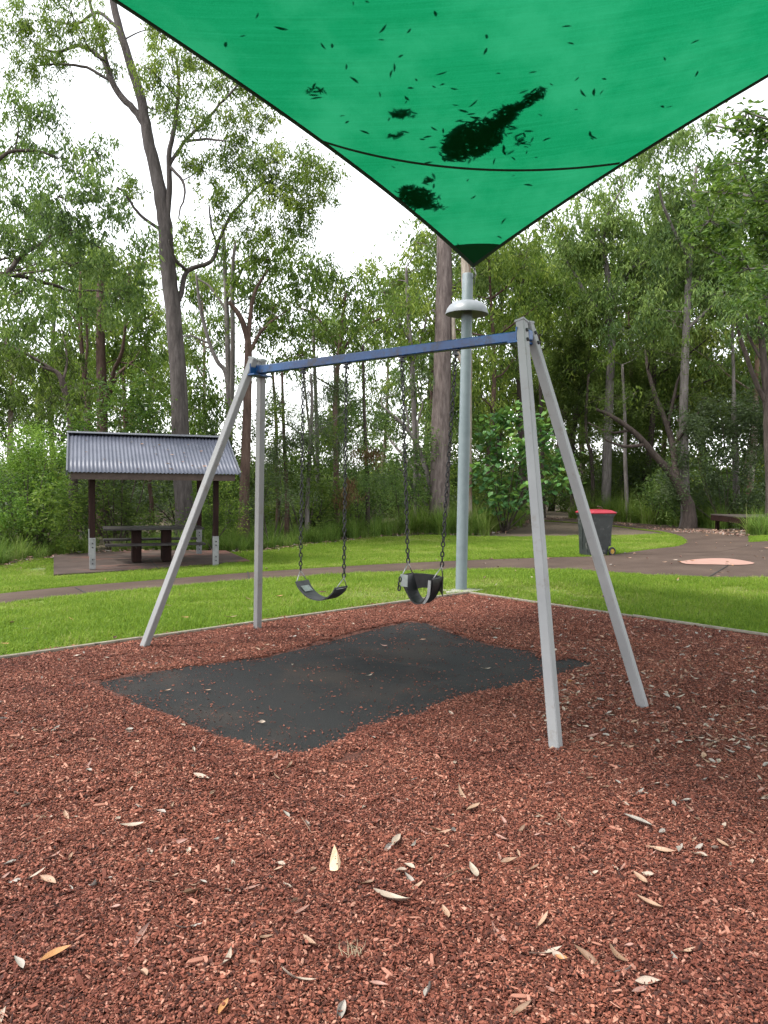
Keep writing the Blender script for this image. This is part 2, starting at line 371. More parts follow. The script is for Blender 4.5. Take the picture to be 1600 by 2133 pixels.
# slab joint
# pale repair patch on the path, expansion joints
def flat_poly(name, px, mat, dz, kind='structure', ground=True):
    P = np.array([gnd(*p) for p in px]); P, _ = smoothline(np.concatenate([P, P[:1]]), np.ones(len(P) + 1), 3); P = P[:-1]
    P[:, 2] = gz(P[:, 0], P[:, 1]) + dz; c = P.mean(0); V = np.concatenate([P, [c]]); k = len(P)
    o = link(name, mesh_np(name, V, [(i, (i + 1) % k, k) for i in range(k)], mat)); o['kind'] = kind; return o
MT['patch'] = worn('pink_patch', (.36, .20, .155), (.42, .25, .20), 4, .85, bumpk=.2)
flat_poly('path_patch_surface', ((1415, 1172), (1450, 1167), (1495, 1165), (1530, 1167), (1572, 1175), (1540, 1179), (1480, 1178), (1430, 1177)), MT['patch'], .024)
MT['joint'] = worn('joint_gap', (.015, .012, .01), (.03, .025, .02), 10, .9, bumpk=0)
for a_, b_ in (((1516, 1180), (1478, 1203)), ((157, 1226), (182, 1239)), ((516, 1193), (519, 1210)), ((302, 1160), (331, 1190))):
    pa, pb = gnd(*a_), gnd(*b_); pa[2] += .02 if a_[0] != 302 else .052; pb[2] += .02 if a_[0] != 302 else .052
    mb = MB(); mb.beam(pa, pb, .006, .022); o = mb.build('path_joint', MT['joint']); o['kind'] = 'structure'

# mulch bed
MAT_PX = ((182, 1432), (240, 1418), (310, 1407), (430, 1392), (560, 1375), (640, 1352), (720, 1330), (800, 1310), (850, 1300), (890, 1304), (950, 1326), (1020, 1348), (1110, 1364), (1140, 1380), (1200, 1381), (1231, 1383), (1230, 1391), (1190, 1408), (1150, 1420), (1090, 1436), (1010, 1452), (950, 1466), (915, 1480), (880, 1500), (820, 1512), (760, 1528), (715, 1552), (670, 1572), (620, 1582), (560, 1583), (520, 1566), (450, 1547), (390, 1524), (340, 1497), (290, 1484), (262, 1468), (232, 1452), (205, 1440))
MATP = np.array([gnd(*p) for p in MAT_PX])[:, :2]
_ph = rng.uniform(0, 6.28, 12)
def und(x, y):
    return (.020 * np.sin(x * 1.7 + _ph[0] + .6 * y) + .012 * np.sin(y * 2.3 + _ph[1] - .8 * x) + .008 * np.sin(x * 4.1 + y * 3.3 + _ph[2]) + .006 * np.sin(x * 7.3 - y * 6.1 + _ph[3]))
def matdist(x, y):
    d = np.full(np.shape(x), 1e9); n = len(MATP)
    for i in range(n):
        a = MATP[i]; e = MATP[(i + 1) % n] - a; t_ = np.clip(((x - a[0]) * e[0] + (y - a[1]) * e[1]) / (e @ e), 0, 1)
        d = np.minimum(d, np.hypot(x - a[0] - t_ * e[0], y - a[1] - t_ * e[1]))
    return np.where(inpoly(x, y, MATP), -d, d)
def mz(x, y):
    d = matdist(x, y)
    cr = dl[0] * dr[1] - dl[1] * dr[0]; a_ = np.abs(((x - CORN[0]) * dr[1] - (y - CORN[1]) * dr[0]) / cr); b_ = np.abs(((y - CORN[1]) * dl[0] - (x - CORN[0]) * dl[1]) / cr)
    eg = np.clip(np.minimum(a_, b_) / .7, 0, 1)
    return .010 + .012 * eg + und(x, y) * eg * np.clip((d + .1) / .8, 0, 1) + .018 * np.exp(-np.clip(d, 0, 9) * 2) - .045 * np.clip(-d / .12, 0, 1)
m, t, b = new_mat('mulch_base'); v = coords(t, 'World')
c = ramp(t, noise(t, v, 90, 4, .7), [(.3, (.030, .010, .007)), (.5, (.10, .031, .019)), (.7, (.20, .066, .042))])
t.links.new(c, b.inputs['Base Color']); b.inputs['Roughness'].default_value = .9; bump(t, b, noise(t, v, 110, 5), 1, .02); MT['mulch_base'] = m
gi = np.arange(0, 13.01, .1)
A, B = np.meshgrid(gi, gi); XY = CORN + dl * A[..., None] + dr * B[..., None]
V = np.stack([XY[..., 0], XY[..., 1], mz(XY[..., 0], XY[..., 1])], -1).reshape(-1, 3); nn = len(gi)
i, j = np.meshgrid(np.arange(nn - 1), np.arange(nn - 1)); a = (j * nn + i).ravel()
bed = link('mulch_bed_ground', mesh_np('mulch_bed', V, np.stack([a, a + 1, a + 1 + nn, a + nn], -1), MT['mulch_base'], smooth=True)); bed['kind'] = 'structure'
# rubber mat
m, t, b = new_mat('rubber_mat'); v = coords(t, 'World')
c = ramp(t, noise(t, v, 170, 3, .8), [(.3, (.004, .004, .0045)), (.6, (.011, .011, .012)), (.8, (.038, .036, .035))])
c = mixc(t, ramp(t, noise(t, v, 1.1, 5), [(.5, (0, 0, 0)), (.72, (.7, .7, .7))]), c, (.040, .027, .021))
t.links.new(c, b.inputs['Base Color']); b.inputs['Roughness'].default_value = .8; b.inputs['Specular IOR Level'].default_value = .3
bump(t, b, noise(t, v, 150, 3), .6, .012); MT['rmat'] = m
mn, mx_ = MATP.min(0) - .1, MATP.max(0) + .1
gx = np.arange(mn[0], mx_[0], .05); gy = np.arange(mn[1], mx_[1], .05); X, Y = np.meshgrid(gx, gy)
ra, rb = gnd(735, 1380)[:2], gnd(880, 1402)[:2]
def ridge(x, y):
    e = rb - ra; t_ = np.clip(((x - ra[0]) * e[0] + (y - ra[1]) * e[1]) / (e @ e), 0, 1); d = np.hypot(x - ra[0] - t_ * e[0], y - ra[1] - t_ * e[1])
    return .03 * np.exp(-(d / .09) ** 2) - .02 * np.exp(-((d - .25) / .12) ** 2)
def matz(x, y): return .026 + .006 * np.sin(x * 2.2 + 1) * np.sin(y * 1.7) + ridge(x, y)
V = np.stack([X, Y, matz(X, Y)], -1).reshape(-1, 3); i, j = np.meshgrid(np.arange(len(gx) - 1), np.arange(len(gy) - 1)); a = (j * len(gx) + i).ravel(); Fq = np.stack([a, a + 1, a + 1 + len(gx), a + len(gx)], -1)
cc = V[Fq].mean(1); Fq = Fq[matdist(cc[:, 0], cc[:, 1]) < .035]
rm = link('rubber_mat', mesh_np('rubber_mat', V, Fq, MT['rmat'], smooth=True))
setp(rm, 'black rubber safety mat lying in the bark mulch under the swings', 'mat')
# timber edging
def edging(name, A, B, label):
    A = np.array([*A, 0]); B = np.array([*B, 0]); e = (B - A) / np.linalg.norm(B - A); L = np.linalg.norm(B - A); nrm = np.array([-e[1], e[0], 0])
    root = empty(name, A, label, 'garden edging'); k = 0.0
    while k < L:
        l2 = min(2.4, L - k); c_ = A + e * (k + l2 / 2)
        w1 = rng.normal(0, .004)
        mb = MB(); mb.frame_box(c_ + np.array([0, 0, .035 + w1]), e, nrm, (0, 0, 1), l2 / 2 - .004, .018, .014, .004); bd = mb.build('board', MT['edge'], root)
        k += l2
    mb = MB(); mb.frame_box(A + e * L / 2 + np.array([0, 0, -.03]), e, nrm, (0, 0, 1), L / 2, .012, .05); mb.build('base_strip', MT['edge_side'], root)
edging('garden_edging', CORN + dl * .02, CORN + dl * 12, 'pale timber edging between the mulch and the lawn with the shelter')
edging('garden_edging', CORN, CORN + dr * 12, 'pale timber edging between the mulch and the lawn beside the bin')

# ------------------------------------------------------------------ instancing helper for uncountable stuff
def stuff_instances(name, P, rotz, scale, idx, variants, tilt=None):
    me = bpy.data.meshes.new(name); me.vertices.add(len(P)); me.vertices.foreach_set('co', np.asarray(P, np.float32).ravel())
    R = np.zeros((len(P), 3), np.float32); R[:, 2] = rotz
    if tilt is not None: R[:, :2] = tilt
    a = me.attributes.new('rot', 'FLOAT_VECTOR', 'POINT'); a.data.foreach_set('vector', R.ravel())
    a = me.attributes.new('scl', 'FLOAT', 'POINT'); a.data.foreach_set('value', np.asarray(scale, np.float32))
    a = me.attributes.new('idx', 'INT', 'POINT'); a.data.foreach_set('value', np.asarray(idx, np.int32))
    o = link(name, me); o['kind'] = 'stuff'
    c = bpy.data.collections.new(name + '_pieces')
    for k, vm in enumerate(variants):
        vo = bpy.data.objects.new('%s_piece_%02d' % (name, k), vm); c.objects.link(vo)
    g = bpy.data.node_groups.new(name, 'GeometryNodeTree')
    g.interface.new_socket('Geometry', in_out='INPUT', socket_type='NodeSocketGeometry'); g.interface.new_socket('Geometry', in_out='OUTPUT', socket_type='NodeSocketGeometry')
    gi_ = g.nodes.new('NodeGroupInput'); go = g.nodes.new('NodeGroupOutput')
    ci = g.nodes.new('GeometryNodeCollectionInfo'); ci.inputs['Collection'].default_value = c
    ci.inputs['Separate Children'].default_value = True; ci.inputs['Reset Children'].default_value = True
    ip = g.nodes.new('GeometryNodeInstanceOnPoints'); ip.inputs['Pick Instance'].default_value = True
    def na(nm, ty):
        n_ = g.nodes.new('GeometryNodeInputNamedAttribute'); n_.data_type = ty; n_.inputs['Name'].default_value = nm; return [s_ for s_ in n_.outputs if s_.enabled and s_.name == 'Attribute'][0]
    L = g.links.new
    L(gi_.outputs[0], ip.inputs['Points']); L(ci.outputs[0], ip.inputs['Instance']); L(na('idx', 'INT'), ip.inputs['Instance Index'])
    e2r = g.nodes.new('FunctionNodeEulerToRotation'); L(na('rot', 'FLOAT_VECTOR'), e2r.inputs[0]); L(e2r.outputs[0], ip.inputs['Rotation'])
    L(na('scl', 'FLOAT'), ip.inputs['Scale']); L(ip.outputs[0], go.inputs[0])
    md = o.modifiers.new('scatter', 'NODES'); md.node_group = g
    return o
# bark chips
m, t, b = new_mat('bark_chip'); a_ = N(t, 'ShaderNodeAttribute', attribute_name='tint')
c = ramp(t, a_.outputs['Fac'], [(0, (.026, .009, .0065)), (.25, (.094, .028, .0175)), (.55, (.20, .060, .036)), (.8, (.315, .115, .074)), (1, (.46, .25, .18))])
v = coords(t, 'World'); c = mixc(t, ramp(t, noise(t, v, 1.3, 5, .65), [(.38, (0, 0, 0)), (.64, (1, 1, 1))]), c, mixc(t, 1.0, c, (.66, .60, .62), 'MULTIPLY'))
t.links.new(c, b.inputs['Base Color']); b.inputs['Roughness'].default_value = .75; b.inputs['Specular IOR Level'].default_value = .3
bump(t, b, noise(t, coords(t, 'World'), 400, 3), .4, .003); MT['chip'] = m
def chip_patch(R, n, size):
    base = np.array([[-1, -.6, 0], [-.4, -1, .0], [.7, -.8, 0], [1, .1, 0], [.5, .9, 0], [-.7, .8, 0]])
    nv = 12; V = []; F = []; T = []
    r = R * np.sqrt(rng.uniform(0, 1, n)); th = rng.uniform(0, 6.283, n)
    for k in range(n):
        L = size * rng.lognormal(0, .30) * .5; w = L * rng.uniform(.34, .72); h = L * rng.uniform(.14, .34)
        if rng.random() < .05: w *= .8; L *= 2.3
        p = base * np.array([L, w, 0]) * rng.uniform(.8, 1.2, (6, 1))
        P = np.concatenate([p, p * .85 + np.array([0, 0, h])])
        a1 = rng.uniform(0, 6.283); ax = rng.normal(0, .45); ay = rng.normal(0, .42)
        Rm = np.array(Matrix.Rotation(a1, 3, 'Z') @ Matrix.Rotation(ax, 3, 'X') @ Matrix.Rotation(ay, 3, 'Y'))
        z = abs(rng.normal(0, .008)) + .001
        V.append(P @ Rm.T + np.array([r[k] * math.cos(th[k]), r[k] * math.sin(th[k]), z])); T.append(np.full(12, np.clip(rng.beta(1.3, 1.5) + (.3 if rng.random() < .05 else 0), 0, 1)))
        o_ = k * nv
        F += [(o_ + 6, o_ + 7, o_ + 8, o_ + 9, o_ + 10, o_ + 11)] + [(o_ + q, o_ + (q + 1) % 6, o_ + 6 + (q + 1) % 6, o_ + 6 + q) for q in range(6)]
    return mesh_np('chip_patch', np.concatenate(V), F, MT['chip'], {'tint': np.concatenate(T)})
chipv = [chip_patch(.17, 2000, .0128) for _ in range(5)] + [chip_patch(.06, 3, .012) for _ in range(5)]
sp = .20; P = []
for ii in np.arange(.06, 12.4, sp):
    for jj in np.arange(.06, 12.4, sp):
        q = CORN + dl * (ii + rng.normal(0, .02)) + dr * (jj + rng.normal(0, .02)); P.append(q)
P = np.array(P); d = matdist(P[:, 0], P[:, 1])
pr = proj(np.stack([P[:, 0], P[:, 1], np.zeros(len(P))], -1)); vis = (P[:, 1] > .2) & (np.abs(P[:, 0]) < 1.6 + P[:, 1] * .85)
keep = (d > .165) & vis; K = P[keep]
n_ = len(K); Z = mz(K[:, 0], K[:, 1])
pts = np.stack([K[:, 0], K[:, 1], Z], -1); idx = rng.integers(0, 5, n_)
# loose chips on and around the mat edge
n2 = 5200; Q = rng.uniform(mn - .25, mx_ + .25, (n2 * 3, 2)); dq = matdist(Q[:, 0], Q[:, 1])
prob = np.where(dq > 0, 1.0, np.clip(.17 + .9 * np.exp(dq / .10), 0, 1)); Q = Q[(rng.random(len(Q)) < prob) & (dq < .3)]; dq = matdist(Q[:, 0], Q[:, 1])
zq = np.where(dq < .02, matz(Q[:, 0], Q[:, 1]) + .003, mz(Q[:, 0], Q[:, 1]) + .005)
extra = K[(matdist(K[:, 0], K[:, 1]) < .4)]
pts = np.concatenate([pts, np.stack([Q[:, 0], Q[:, 1], zq], -1)]); idx = np.concatenate([idx, 5 + rng.integers(0, 5, len(Q))])
stuff_instances('bark_mulch', pts, rng.uniform(0, 6.28, len(pts)), rng.uniform(.85, 1.15, len(pts)), idx, chipv)
# small patches hugging the mat border
edgeP = []
for k in range(len(MATP)):
    a, b2 = MATP[k], MATP[(k + 1) % len(MATP)]; L = np.linalg.norm(b2 - a)
    for s_ in np.arange(0, L, .055):
        p = a + (b2 - a) * s_ / L; nrm = np.array([(b2 - a)[1], -(b2 - a)[0]]) / L
        if inpoly(np.array([p[0] + nrm[0] * .05]), np.array([p[1] + nrm[1] * .05]), MATP)[0]: nrm = -nrm
        edgeP.append(p + nrm * (.088 + rng.normal(0, .016)))
MOUND = []
for bpx in ((1158.5, 1566), (1340, 1474), (301, 1346), (536.5, 1310)):
    b_ = gnd(*bpx, dz=.03)
    for q in range(26):
        a_ = rng.uniform(0, 6.283); rr_ = rng.uniform(.045, .20); MOUND.append((b_[0] + rr_ * math.cos(a_), b_[1] + rr_ * math.sin(a_), .012 * max(0, 1 - rr_ / .2)))
MOUND = np.array(MOUND)
edgeP = np.array(edgeP); chipe = [chip_patch(.085, 430, .0122) for _ in range(4)]
edgeP = np.concatenate([np.stack([edgeP[:, 0], edgeP[:, 1], mz(edgeP[:, 0], edgeP[:, 1])], -1), np.stack([MOUND[:, 0], MOUND[:, 1], mz(MOUND[:, 0], MOUND[:, 1]) + MOUND[:, 2]], -1)])
stuff_instances('bark_mulch', edgeP, rng.uniform(0, 6.28, len(edgeP)), rng.uniform(.8, 1.1, len(edgeP)), rng.integers(0, 4, len(edgeP)), chipe)

# lawn grass
def blade_patch(R, n, h, w, mat, lean=.5, seg=2, tint=(.5, .2)):
    r = R * np.sqrt(rng.uniform(0, 1, n)); th = rng.uniform(0, 6.283, n); bx, by = r * np.cos(th), r * np.sin(th)
    hh = h * rng.uniform(.5, 1.25, n); az = rng.uniform(0, 6.283, n); ln = np.abs(rng.normal(0, lean, n)) + .1
    dx, dy = np.cos(az), np.sin(az); sx, sy = -dy, dx; ww = w * rng.uniform(.6, 1.3, n)
    V = []; F = []
    lv = np.linspace(0, 1, seg + 1)
    for q in lv:
        out = ln * hh * q * q; zz = hh * (q - .35 * ln.clip(0, 1.6) * q * q); k = ww * (1 - q * .9) / 2
        V.append(np.stack([bx + dx * out - sx * k, by + dy * out - sy * k, zz], -1)); V.append(np.stack([bx + dx * out + sx * k, by + dy * out + sy * k, zz], -1))
    V = np.stack(V, 1).reshape(-1, 3); k = 2 * (seg + 1); b0 = np.arange(n) * k
    Fq = np.concatenate([np.stack([b0 + 2 * s_, b0 + 2 * s_ + 1, b0 + 2 * s_ + 3, b0 + 2 * s_ + 2], -1) for s_ in range(seg)])
    T = np.repeat(np.clip(rng.normal(tint[0], tint[1], n), 0, 1), k)
    return mesh_np('blades', V, Fq, mat, {'tint': T})
PATCHDRY = [gnd(px, py)[:2] for px, py in ((110, 1200), (330, 1270), (420, 1290), (560, 1345), (1290, 1130))]
gv = [blade_patch(.26, 800, .062, .0085, MT['grass'], .7, 2, (tt, .24)) for tt in (.36, .5, .64)] + [blade_patch(.26, 420, .045, .008, MT['grass'], 1.0, 2, (.84, .2))]
P = []
for x in np.arange(-15, 15, .30):
    for y in np.arange(4, 27, .30): P.append((x + rng.normal(0, .05), y + rng.normal(0, .05)))
P = np.array(P); ok = inpoly(P[:, 0], P[:, 1], LAWN)
def near_poly(P, poly, d): # any of shifted samples inside
    r = np.zeros(len(P), bool)
    for ang in np.arange(0, 6.28, .785): r |= inpoly(P[:, 0] + d * math.cos(ang), P[:, 1] + d * math.sin(ang), poly)
    return r
ok &= ~near_poly(P, POLY1, .2) & ~near_poly(P, POLY2, .2) & ~near_poly(P, BED, .22) & ~near_poly(P, np.array(SLAB), .2)
pr = proj(np.stack([P[:, 0], P[:, 1], gz(P[:, 0], P[:, 1])], -1)); ok &= (pr[:, 0] > -500) & (pr[:, 0] < 2100) & (pr[:, 2] > 1)
P = P[ok]
nz_ = np.sin(P[:, 0] * .9 + 1) + np.sin(P[:, 1] * 1.3) + np.sin(P[:, 0] * 2.3 + P[:, 1] * 1.9) + .8 * np.sin(P[:, 0] * 4.7 - P[:, 1] * 3.1) + rng.normal(0, .6, len(P))
thin = (nz_ > 2.3) & (rng.random(len(P)) < .55); P = P[~thin]; nz_ = nz_[~thin]
idx = np.where(nz_ > 1.0, 3, np.clip(np.round(1 + nz_ * .8 + rng.normal(0, .5, len(P))), 0, 2).astype(int))
# edge tufts along path, bed and slab borders
E = []
def along(poly, step, off):
    poly = np.asarray(poly)
    for k in range(len(poly)):
        a, b2 = poly[k][:2], poly[(k + 1) % len(poly)][:2]; L = np.linalg.norm(b2 - a)
        if L > 8 or L < 1e-6: 
            if L > 14 or L < 1e-6: continue
        nrm = np.array([(b2 - a)[1], -(b2 - a)[0]]) / L
        if inpoly(np.array([(a + b2)[0] / 2 + nrm[0] * .04]), np.array([(a + b2)[1] / 2 + nrm[1] * .04]), poly)[0]: nrm = -nrm
        for s_ in np.arange(0, L, step): E.append(a + (b2 - a) * s_ / L + nrm * (off + abs(rng.normal(0, .015))))
along(POLY1, .09, .075); along(POLY2, .12, .07); along(BED, .09, .09); along(np.array(SLAB), .12, .07)
E = np.array(E); okE = inpoly(E[:, 0], E[:, 1], LAWN) & ~inpoly(E[:, 0], E[:, 1], POLY1) & ~inpoly(E[:, 0], E[:, 1], POLY2) & ~near_poly(E, BED, .05) & ~inpoly(E[:, 0], E[:, 1], np.array(SLAB))
E = E[okE]
ev = [blade_patch(.08, 85, .05, .0065, MT['grass'], .8, 2, (tt, .22)) for tt in (.4, .55)]
allP = np.concatenate([P, E]); allI = np.concatenate([idx, 4 + rng.integers(0, 2, len(E))])
stuff_instances('lawn_grass', np.stack([allP[:, 0], allP[:, 1], gz(allP[:, 0], allP[:, 1]) - .004], -1), rng.uniform(0, 6.28, len(allP)), rng.uniform(.8, 1.2, len(allP)), allI, gv + ev)

# ------------------------------------------------------------------ swing frame
U3 = None
SY = 0.9 ; yaw = .9185
u = np.array([-math.sin(yaw), math.cos(yaw), 0]); nn_ = np.array([math.cos(yaw), math.sin(yaw), 0])
BR = np.array([1.003, 5.55, 1.00 + CAMZ]); BL = np.array([-1.213, 7.19, .935 + CAMZ])
bu = (BL - BR) / np.linalg.norm(BL - BR); bn = np.array([bu[1], -bu[0], 0]); bn /= np.linalg.norm(bn)
if bn[0] < 0: bn = -bn
BL_LEN = np.linalg.norm(BL - BR)
MULCHZ = .03
fr = empty('swing_frame', (BR + BL) / 2 * np.array([1, 1, 0]), 'grey A-frame swing set with a worn blue crossbeam standing in the mulch', 'swing frame')
mb = MB(); mb.beam(BR + bu * -.03, BL + bu * .03, .072, .07, (0, 0, 1), .006); mb.build('crossbeam', MT['beam'], fr)
for k_ in (.055, .31, .60, .62, .87):   # pale scrape marks across the beam
    pass
base_px = {('R', -1): (1158.5, 1566), ('R', 1): (1340, 1474), ('L', -1): (301, 1346), ('L', 1): (536.5, 1310)}
LEGW = .066
for e, B in (('R', BR), ('L', BL)):
    outd = -bu if e == 'R' else bu
    for s_ in (-1, 1):
        base = gnd(*base_px[(e, s_)], dz=MULCHZ)
        topc = B + bn * s_ * .074
        ax = (topc - base) / np.linalg.norm(topc - base); tp = topc + ax * .105; bt = base - ax * .25
        mb = MB(); mb.beam(bt, tp, LEGW, LEGW, bn, .006); lg = mb.build('leg', MT['leg'], fr)
        mb = MB(); x = bn - ax * np.dot(bn, ax); x /= np.linalg.norm(x); y = np.cross(ax, x); h = LEGW / 2 + .004
        V = [tp + ax * -.012 + x * h * i + y * h * j for i, j in ((-1, -1), (1, -1), (1, 1), (-1, 1))] + [tp + ax * .004 + x * h * i + y * h * j for i, j in ((-1, -1), (1, -1), (1, 1), (-1, 1))] + [tp + ax * .016 + x * h * .3 * i + y * h * .3 * j for i, j in ((-1, -1), (1, -1), (1, 1), (-1, 1))]
        F = [(3, 2, 1, 0), (8, 9, 10, 11)] + [(r * 4 + q, r * 4 + (q + 1) % 4, r * 4 + 4 + (q + 1) % 4, r * 4 + 4 + q) for r in (0, 1) for q in range(4)]
        mb.add(V, F); mb.build('cap', MT['leg'], lg)
        if np.dot(y, outd) < 0: y = -y
        for dd in (.02, -.055):
            c_ = topc + ax * dd + y * LEGW / 2
            mb = MB(); mb.lathe([(.0135, -.002), (.0135, .004), (.010, .012), (.004, .015)], c_, 10, y); mb.build('bolt', MT['bolt'], lg)
    # bracket plate joining the two legs under the beam
    mb = MB(); c_ = B - outd * .04 + np.array([0, 0, -.052]); mb.frame_box(c_, bn, bu, (0, 0, 1), .115, .06, .008, .003)
    mb.frame_box(B - outd * .036 + bn * .0, bn, (0, 0, 1), bu, .105, .05, .004); mb.build('bracket', MT['beam'], fr)

# ------------------------------------------------------------------ swings
def stadium_link(L, Wd, r, seg=5, sides=6):
    pts = []
    h = L / 2 - Wd / 2
    for a in np.linspace(0, math.pi, seg): pts.append((math.cos(a) * (Wd / 2 - r), 0, h + math.sin(a) * (Wd / 2 - r)))
    for a in np.linspace(math.pi, 2 * math.pi, seg): pts.append((math.cos(a) * (Wd / 2 - r), 0, -h + math.sin(a) * (Wd / 2 - r)))
    pts = np.array(pts); n = len(pts); V = []; F = []
    for k in range(n):
        tg = pts[(k + 1) % n] - pts[k - 1]; tg /= np.linalg.norm(tg); nx = np.array([0, 1, 0]); ny = np.cross(tg, nx)
        for q in range(sides):
            a = 6.28318 * q / sides; V.append(pts[k] + r * (math.cos(a) * nx + math.sin(a) * ny))
    for k in range(n):
        for q in range(sides): F.append((k * sides + q, k * sides + (q + 1) % sides, ((k + 1) % n) * sides + (q + 1) % sides, ((k + 1) % n) * sides + q))
    return mesh_np('link', V, F, MT['chain'], smooth=True)
LINK = stadium_link(.052, .036, .0062)
def chain(parent, a, b):
    a = np.asarray(a, float); b = np.asarray(b, float); d = b - a; L = np.linalg.norm(d); d /= L; pitch = .0385; n = int(round(L / pitch))
    e = bpy.data.objects.new('chain', None); COL.objects.link(e); e.parent = parent; e.empty_display_size = .05
    e.matrix_parent_inverse = Matrix.Translation(parent.location).inverted(); e.location = a
    q = Vector((-d).tolist()).to_track_quat('Z', 'Y')
    for k in range(n):
        o = bpy.data.objects.new('link', LINK); COL.objects.link(o); o.parent = e
        o.rotation_mode = 'QUATERNION'
        o.rotation_quaternion = q @ Matrix.Rotation((k % 2) * math.pi / 2 + math.pi / 4 + rng.normal(0, .22), 3, 'Z').to_quaternion()
        o.location = d * (k + .5) * (L / n) + rng.normal(0, .0012, 3)
    return e
pn = bn
def bp(px, py, off=0.0): return planehit(px, py, BR, pn)
def swing_hanger(parent, top_px):
    p = bp(*top_px); s_ = np.dot(p - BR, bu); p = BR + bu * s_ + np.array([0, 0, -.036])
    mb = MB(); mb.frame_box(p + np.array([0, 0, -.006]), bu, bn, (0, 0, 1), .03, .022, .006, .002)
    mb.frame_box(p + np.array([0, 0, -.028]), bu, bn, (0, 0, 1), .007, .016, .018, .002)
    mb.lathe([(.012, -.03), (.012, .03)], p + np.array([0, 0, -.036]), 10, bn); mb.build('hanger', MT['bolt'], parent)
    return p + np.array([0, 0, -.045])
def triangle(parent, apex, e1, e2):
    mb = MB(); P = [np.asarray(apex), np.asarray(e1), np.asarray(e2), np.asarray(apex)]
    for q in range(3): mb.tube([P[q], P[q + 1]], .0045, 6)
    mb.lathe([(.008, -.012), (.008, .012)], apex, 8); mb.build('triangle_ring', MT['steel'], parent, True)
def strap_mesh(name, C, Wv, thick, mat, parent, prof=None):
    """band swept along C (k,3) with width vectors Wv (k,3) and small thickness"""
    C = np.asarray(C); T, X, Y = frames(C); nrm = np.cross(T, Wv); nrm /= np.linalg.norm(nrm, axis=1)[:, None]
    V = np.stack([C - Wv / 2 - nrm * thick / 2, C + Wv / 2 - nrm * thick / 2, C + Wv / 2 + nrm * thick / 2, C - Wv / 2 + nrm * thick / 2], 1).reshape(-1, 3)
    n = len(C); F = [(k * 4 + q, k * 4 + (q + 1) % 4, k * 4 + 4 + (q + 1) % 4, k * 4 + 4 + q) for k in range(n - 1) for q in range(4)] + [(3, 2, 1, 0), tuple((n - 1) * 4 + q for q in range(4))]
    return link(name, mesh_np(name, V, F, mat, smooth=False), parent)
# belt swing
t1, t2 = bp(632, 770), bp(722, 762); a1, a2 = bp(626, 1188), bp(716.5, 1203)
bs = empty('belt_swing', (a1 + a2) / 2, 'black rubber belt swing on two chains hanging left of the toddler swing', 'swing')
for tpx, a in (((632, 770), a1), ((722, 762), a2)):
    p = swing_hanger(bs, tpx); chain(bs, p, a)
s1, s2 = bp(629, 1213), bp(711, 1226)
wn = bn * .17
for a, s_ in ((a1, s1), (a2, s2)): triangle(bs, a, s_ - bn * .075 + np.array([0, 0, .0]), s_ + bn * .075)
tt = np.linspace(0, 1, 19); mid = np.linalg.norm(s2 - s1)
C = s1[None] * (1 - tt[:, None]) + s2[None] * tt[:, None] + np.array([0, 0, -1])[None] * (.118 * (1 - np.abs(2 * tt - 1) ** 2.3))[:, None]
C[0] += np.array([0, 0, .014]); C[-1] += np.array([0, 0, .014])
seat = strap_mesh('seat', C, np.repeat(wn[None] * 1.0, len(C), 0) * (1 - .1 * (1 - np.abs(2 * tt - 1)))[:, None], .011, MT['rubber_grey'], bs)
for C0, C1 in ((C[1], C[4]), (C[-2], C[-5])):
    dv = C1 - C0; dv /= np.linalg.norm(dv); nr = np.cross(dv, bn); nr *= np.sign(nr[2])
    mb = MB(); mb.frame_box((C0 * .6 + C1 * .4) + nr * .0085, dv, bn, nr, .034, .05, .002, .0)
    pl = mb.build('plate', MT['plate'], seat)
    for i in (-1, 1):
        for j in (-1, 1):
            mb = MB(); mb.lathe([(.007, 0), (.006, .003), (.002, .005)], (C0 * .6 + C1 * .4) + nr * .0105 + dv * .02 * i + bn * .034 * j, 8, nr); mb.build('rivet', MT['steel'], seat)
# toddler swing
ta, tb = bp(850, 1172), bp(920, 1180)
ts_ = empty('toddler_swing', (ta + tb) / 2, 'black rubber toddler bucket swing with leg opening hanging beside the steel pole', 'swing')
for tpx, a in (((838, 752), ta), ((950, 736), tb)):
    p = swing_hanger(ts_, tpx); chain(ts_, p, a)
g1, g2 = bp(849, 1197), bp(912, 1206)
g1 = g1 + np.array([0, 0, 0]); sw_ = np.linalg.norm(g2 - g1)
for a, g in ((ta, g1), (tb, g2)):
    triangle(ts_, a, g - bn * .075, g + bn * .075)
# rigid rubber half-bucket: side cheeks, front and rear bands, curved bottom with leg opening
def arc(a, b, drop, off, n=17, p=2.4):
    t_ = np.linspace(0, 1, n); return a[None] * (1 - t_[:, None]) + b[None] * t_[:, None] - np.array([0, 0, 1.0])[None] * (drop * (1 - np.abs(2 * t_ - 1) ** p))[:, None] + (bn * off)[None]
C = arc(g1, g2, .205, 0, 21, 2.3)
seat = strap_mesh('seat', C, np.repeat((bn * .15)[None], len(C), 0), .012, MT['rubber'], ts_)
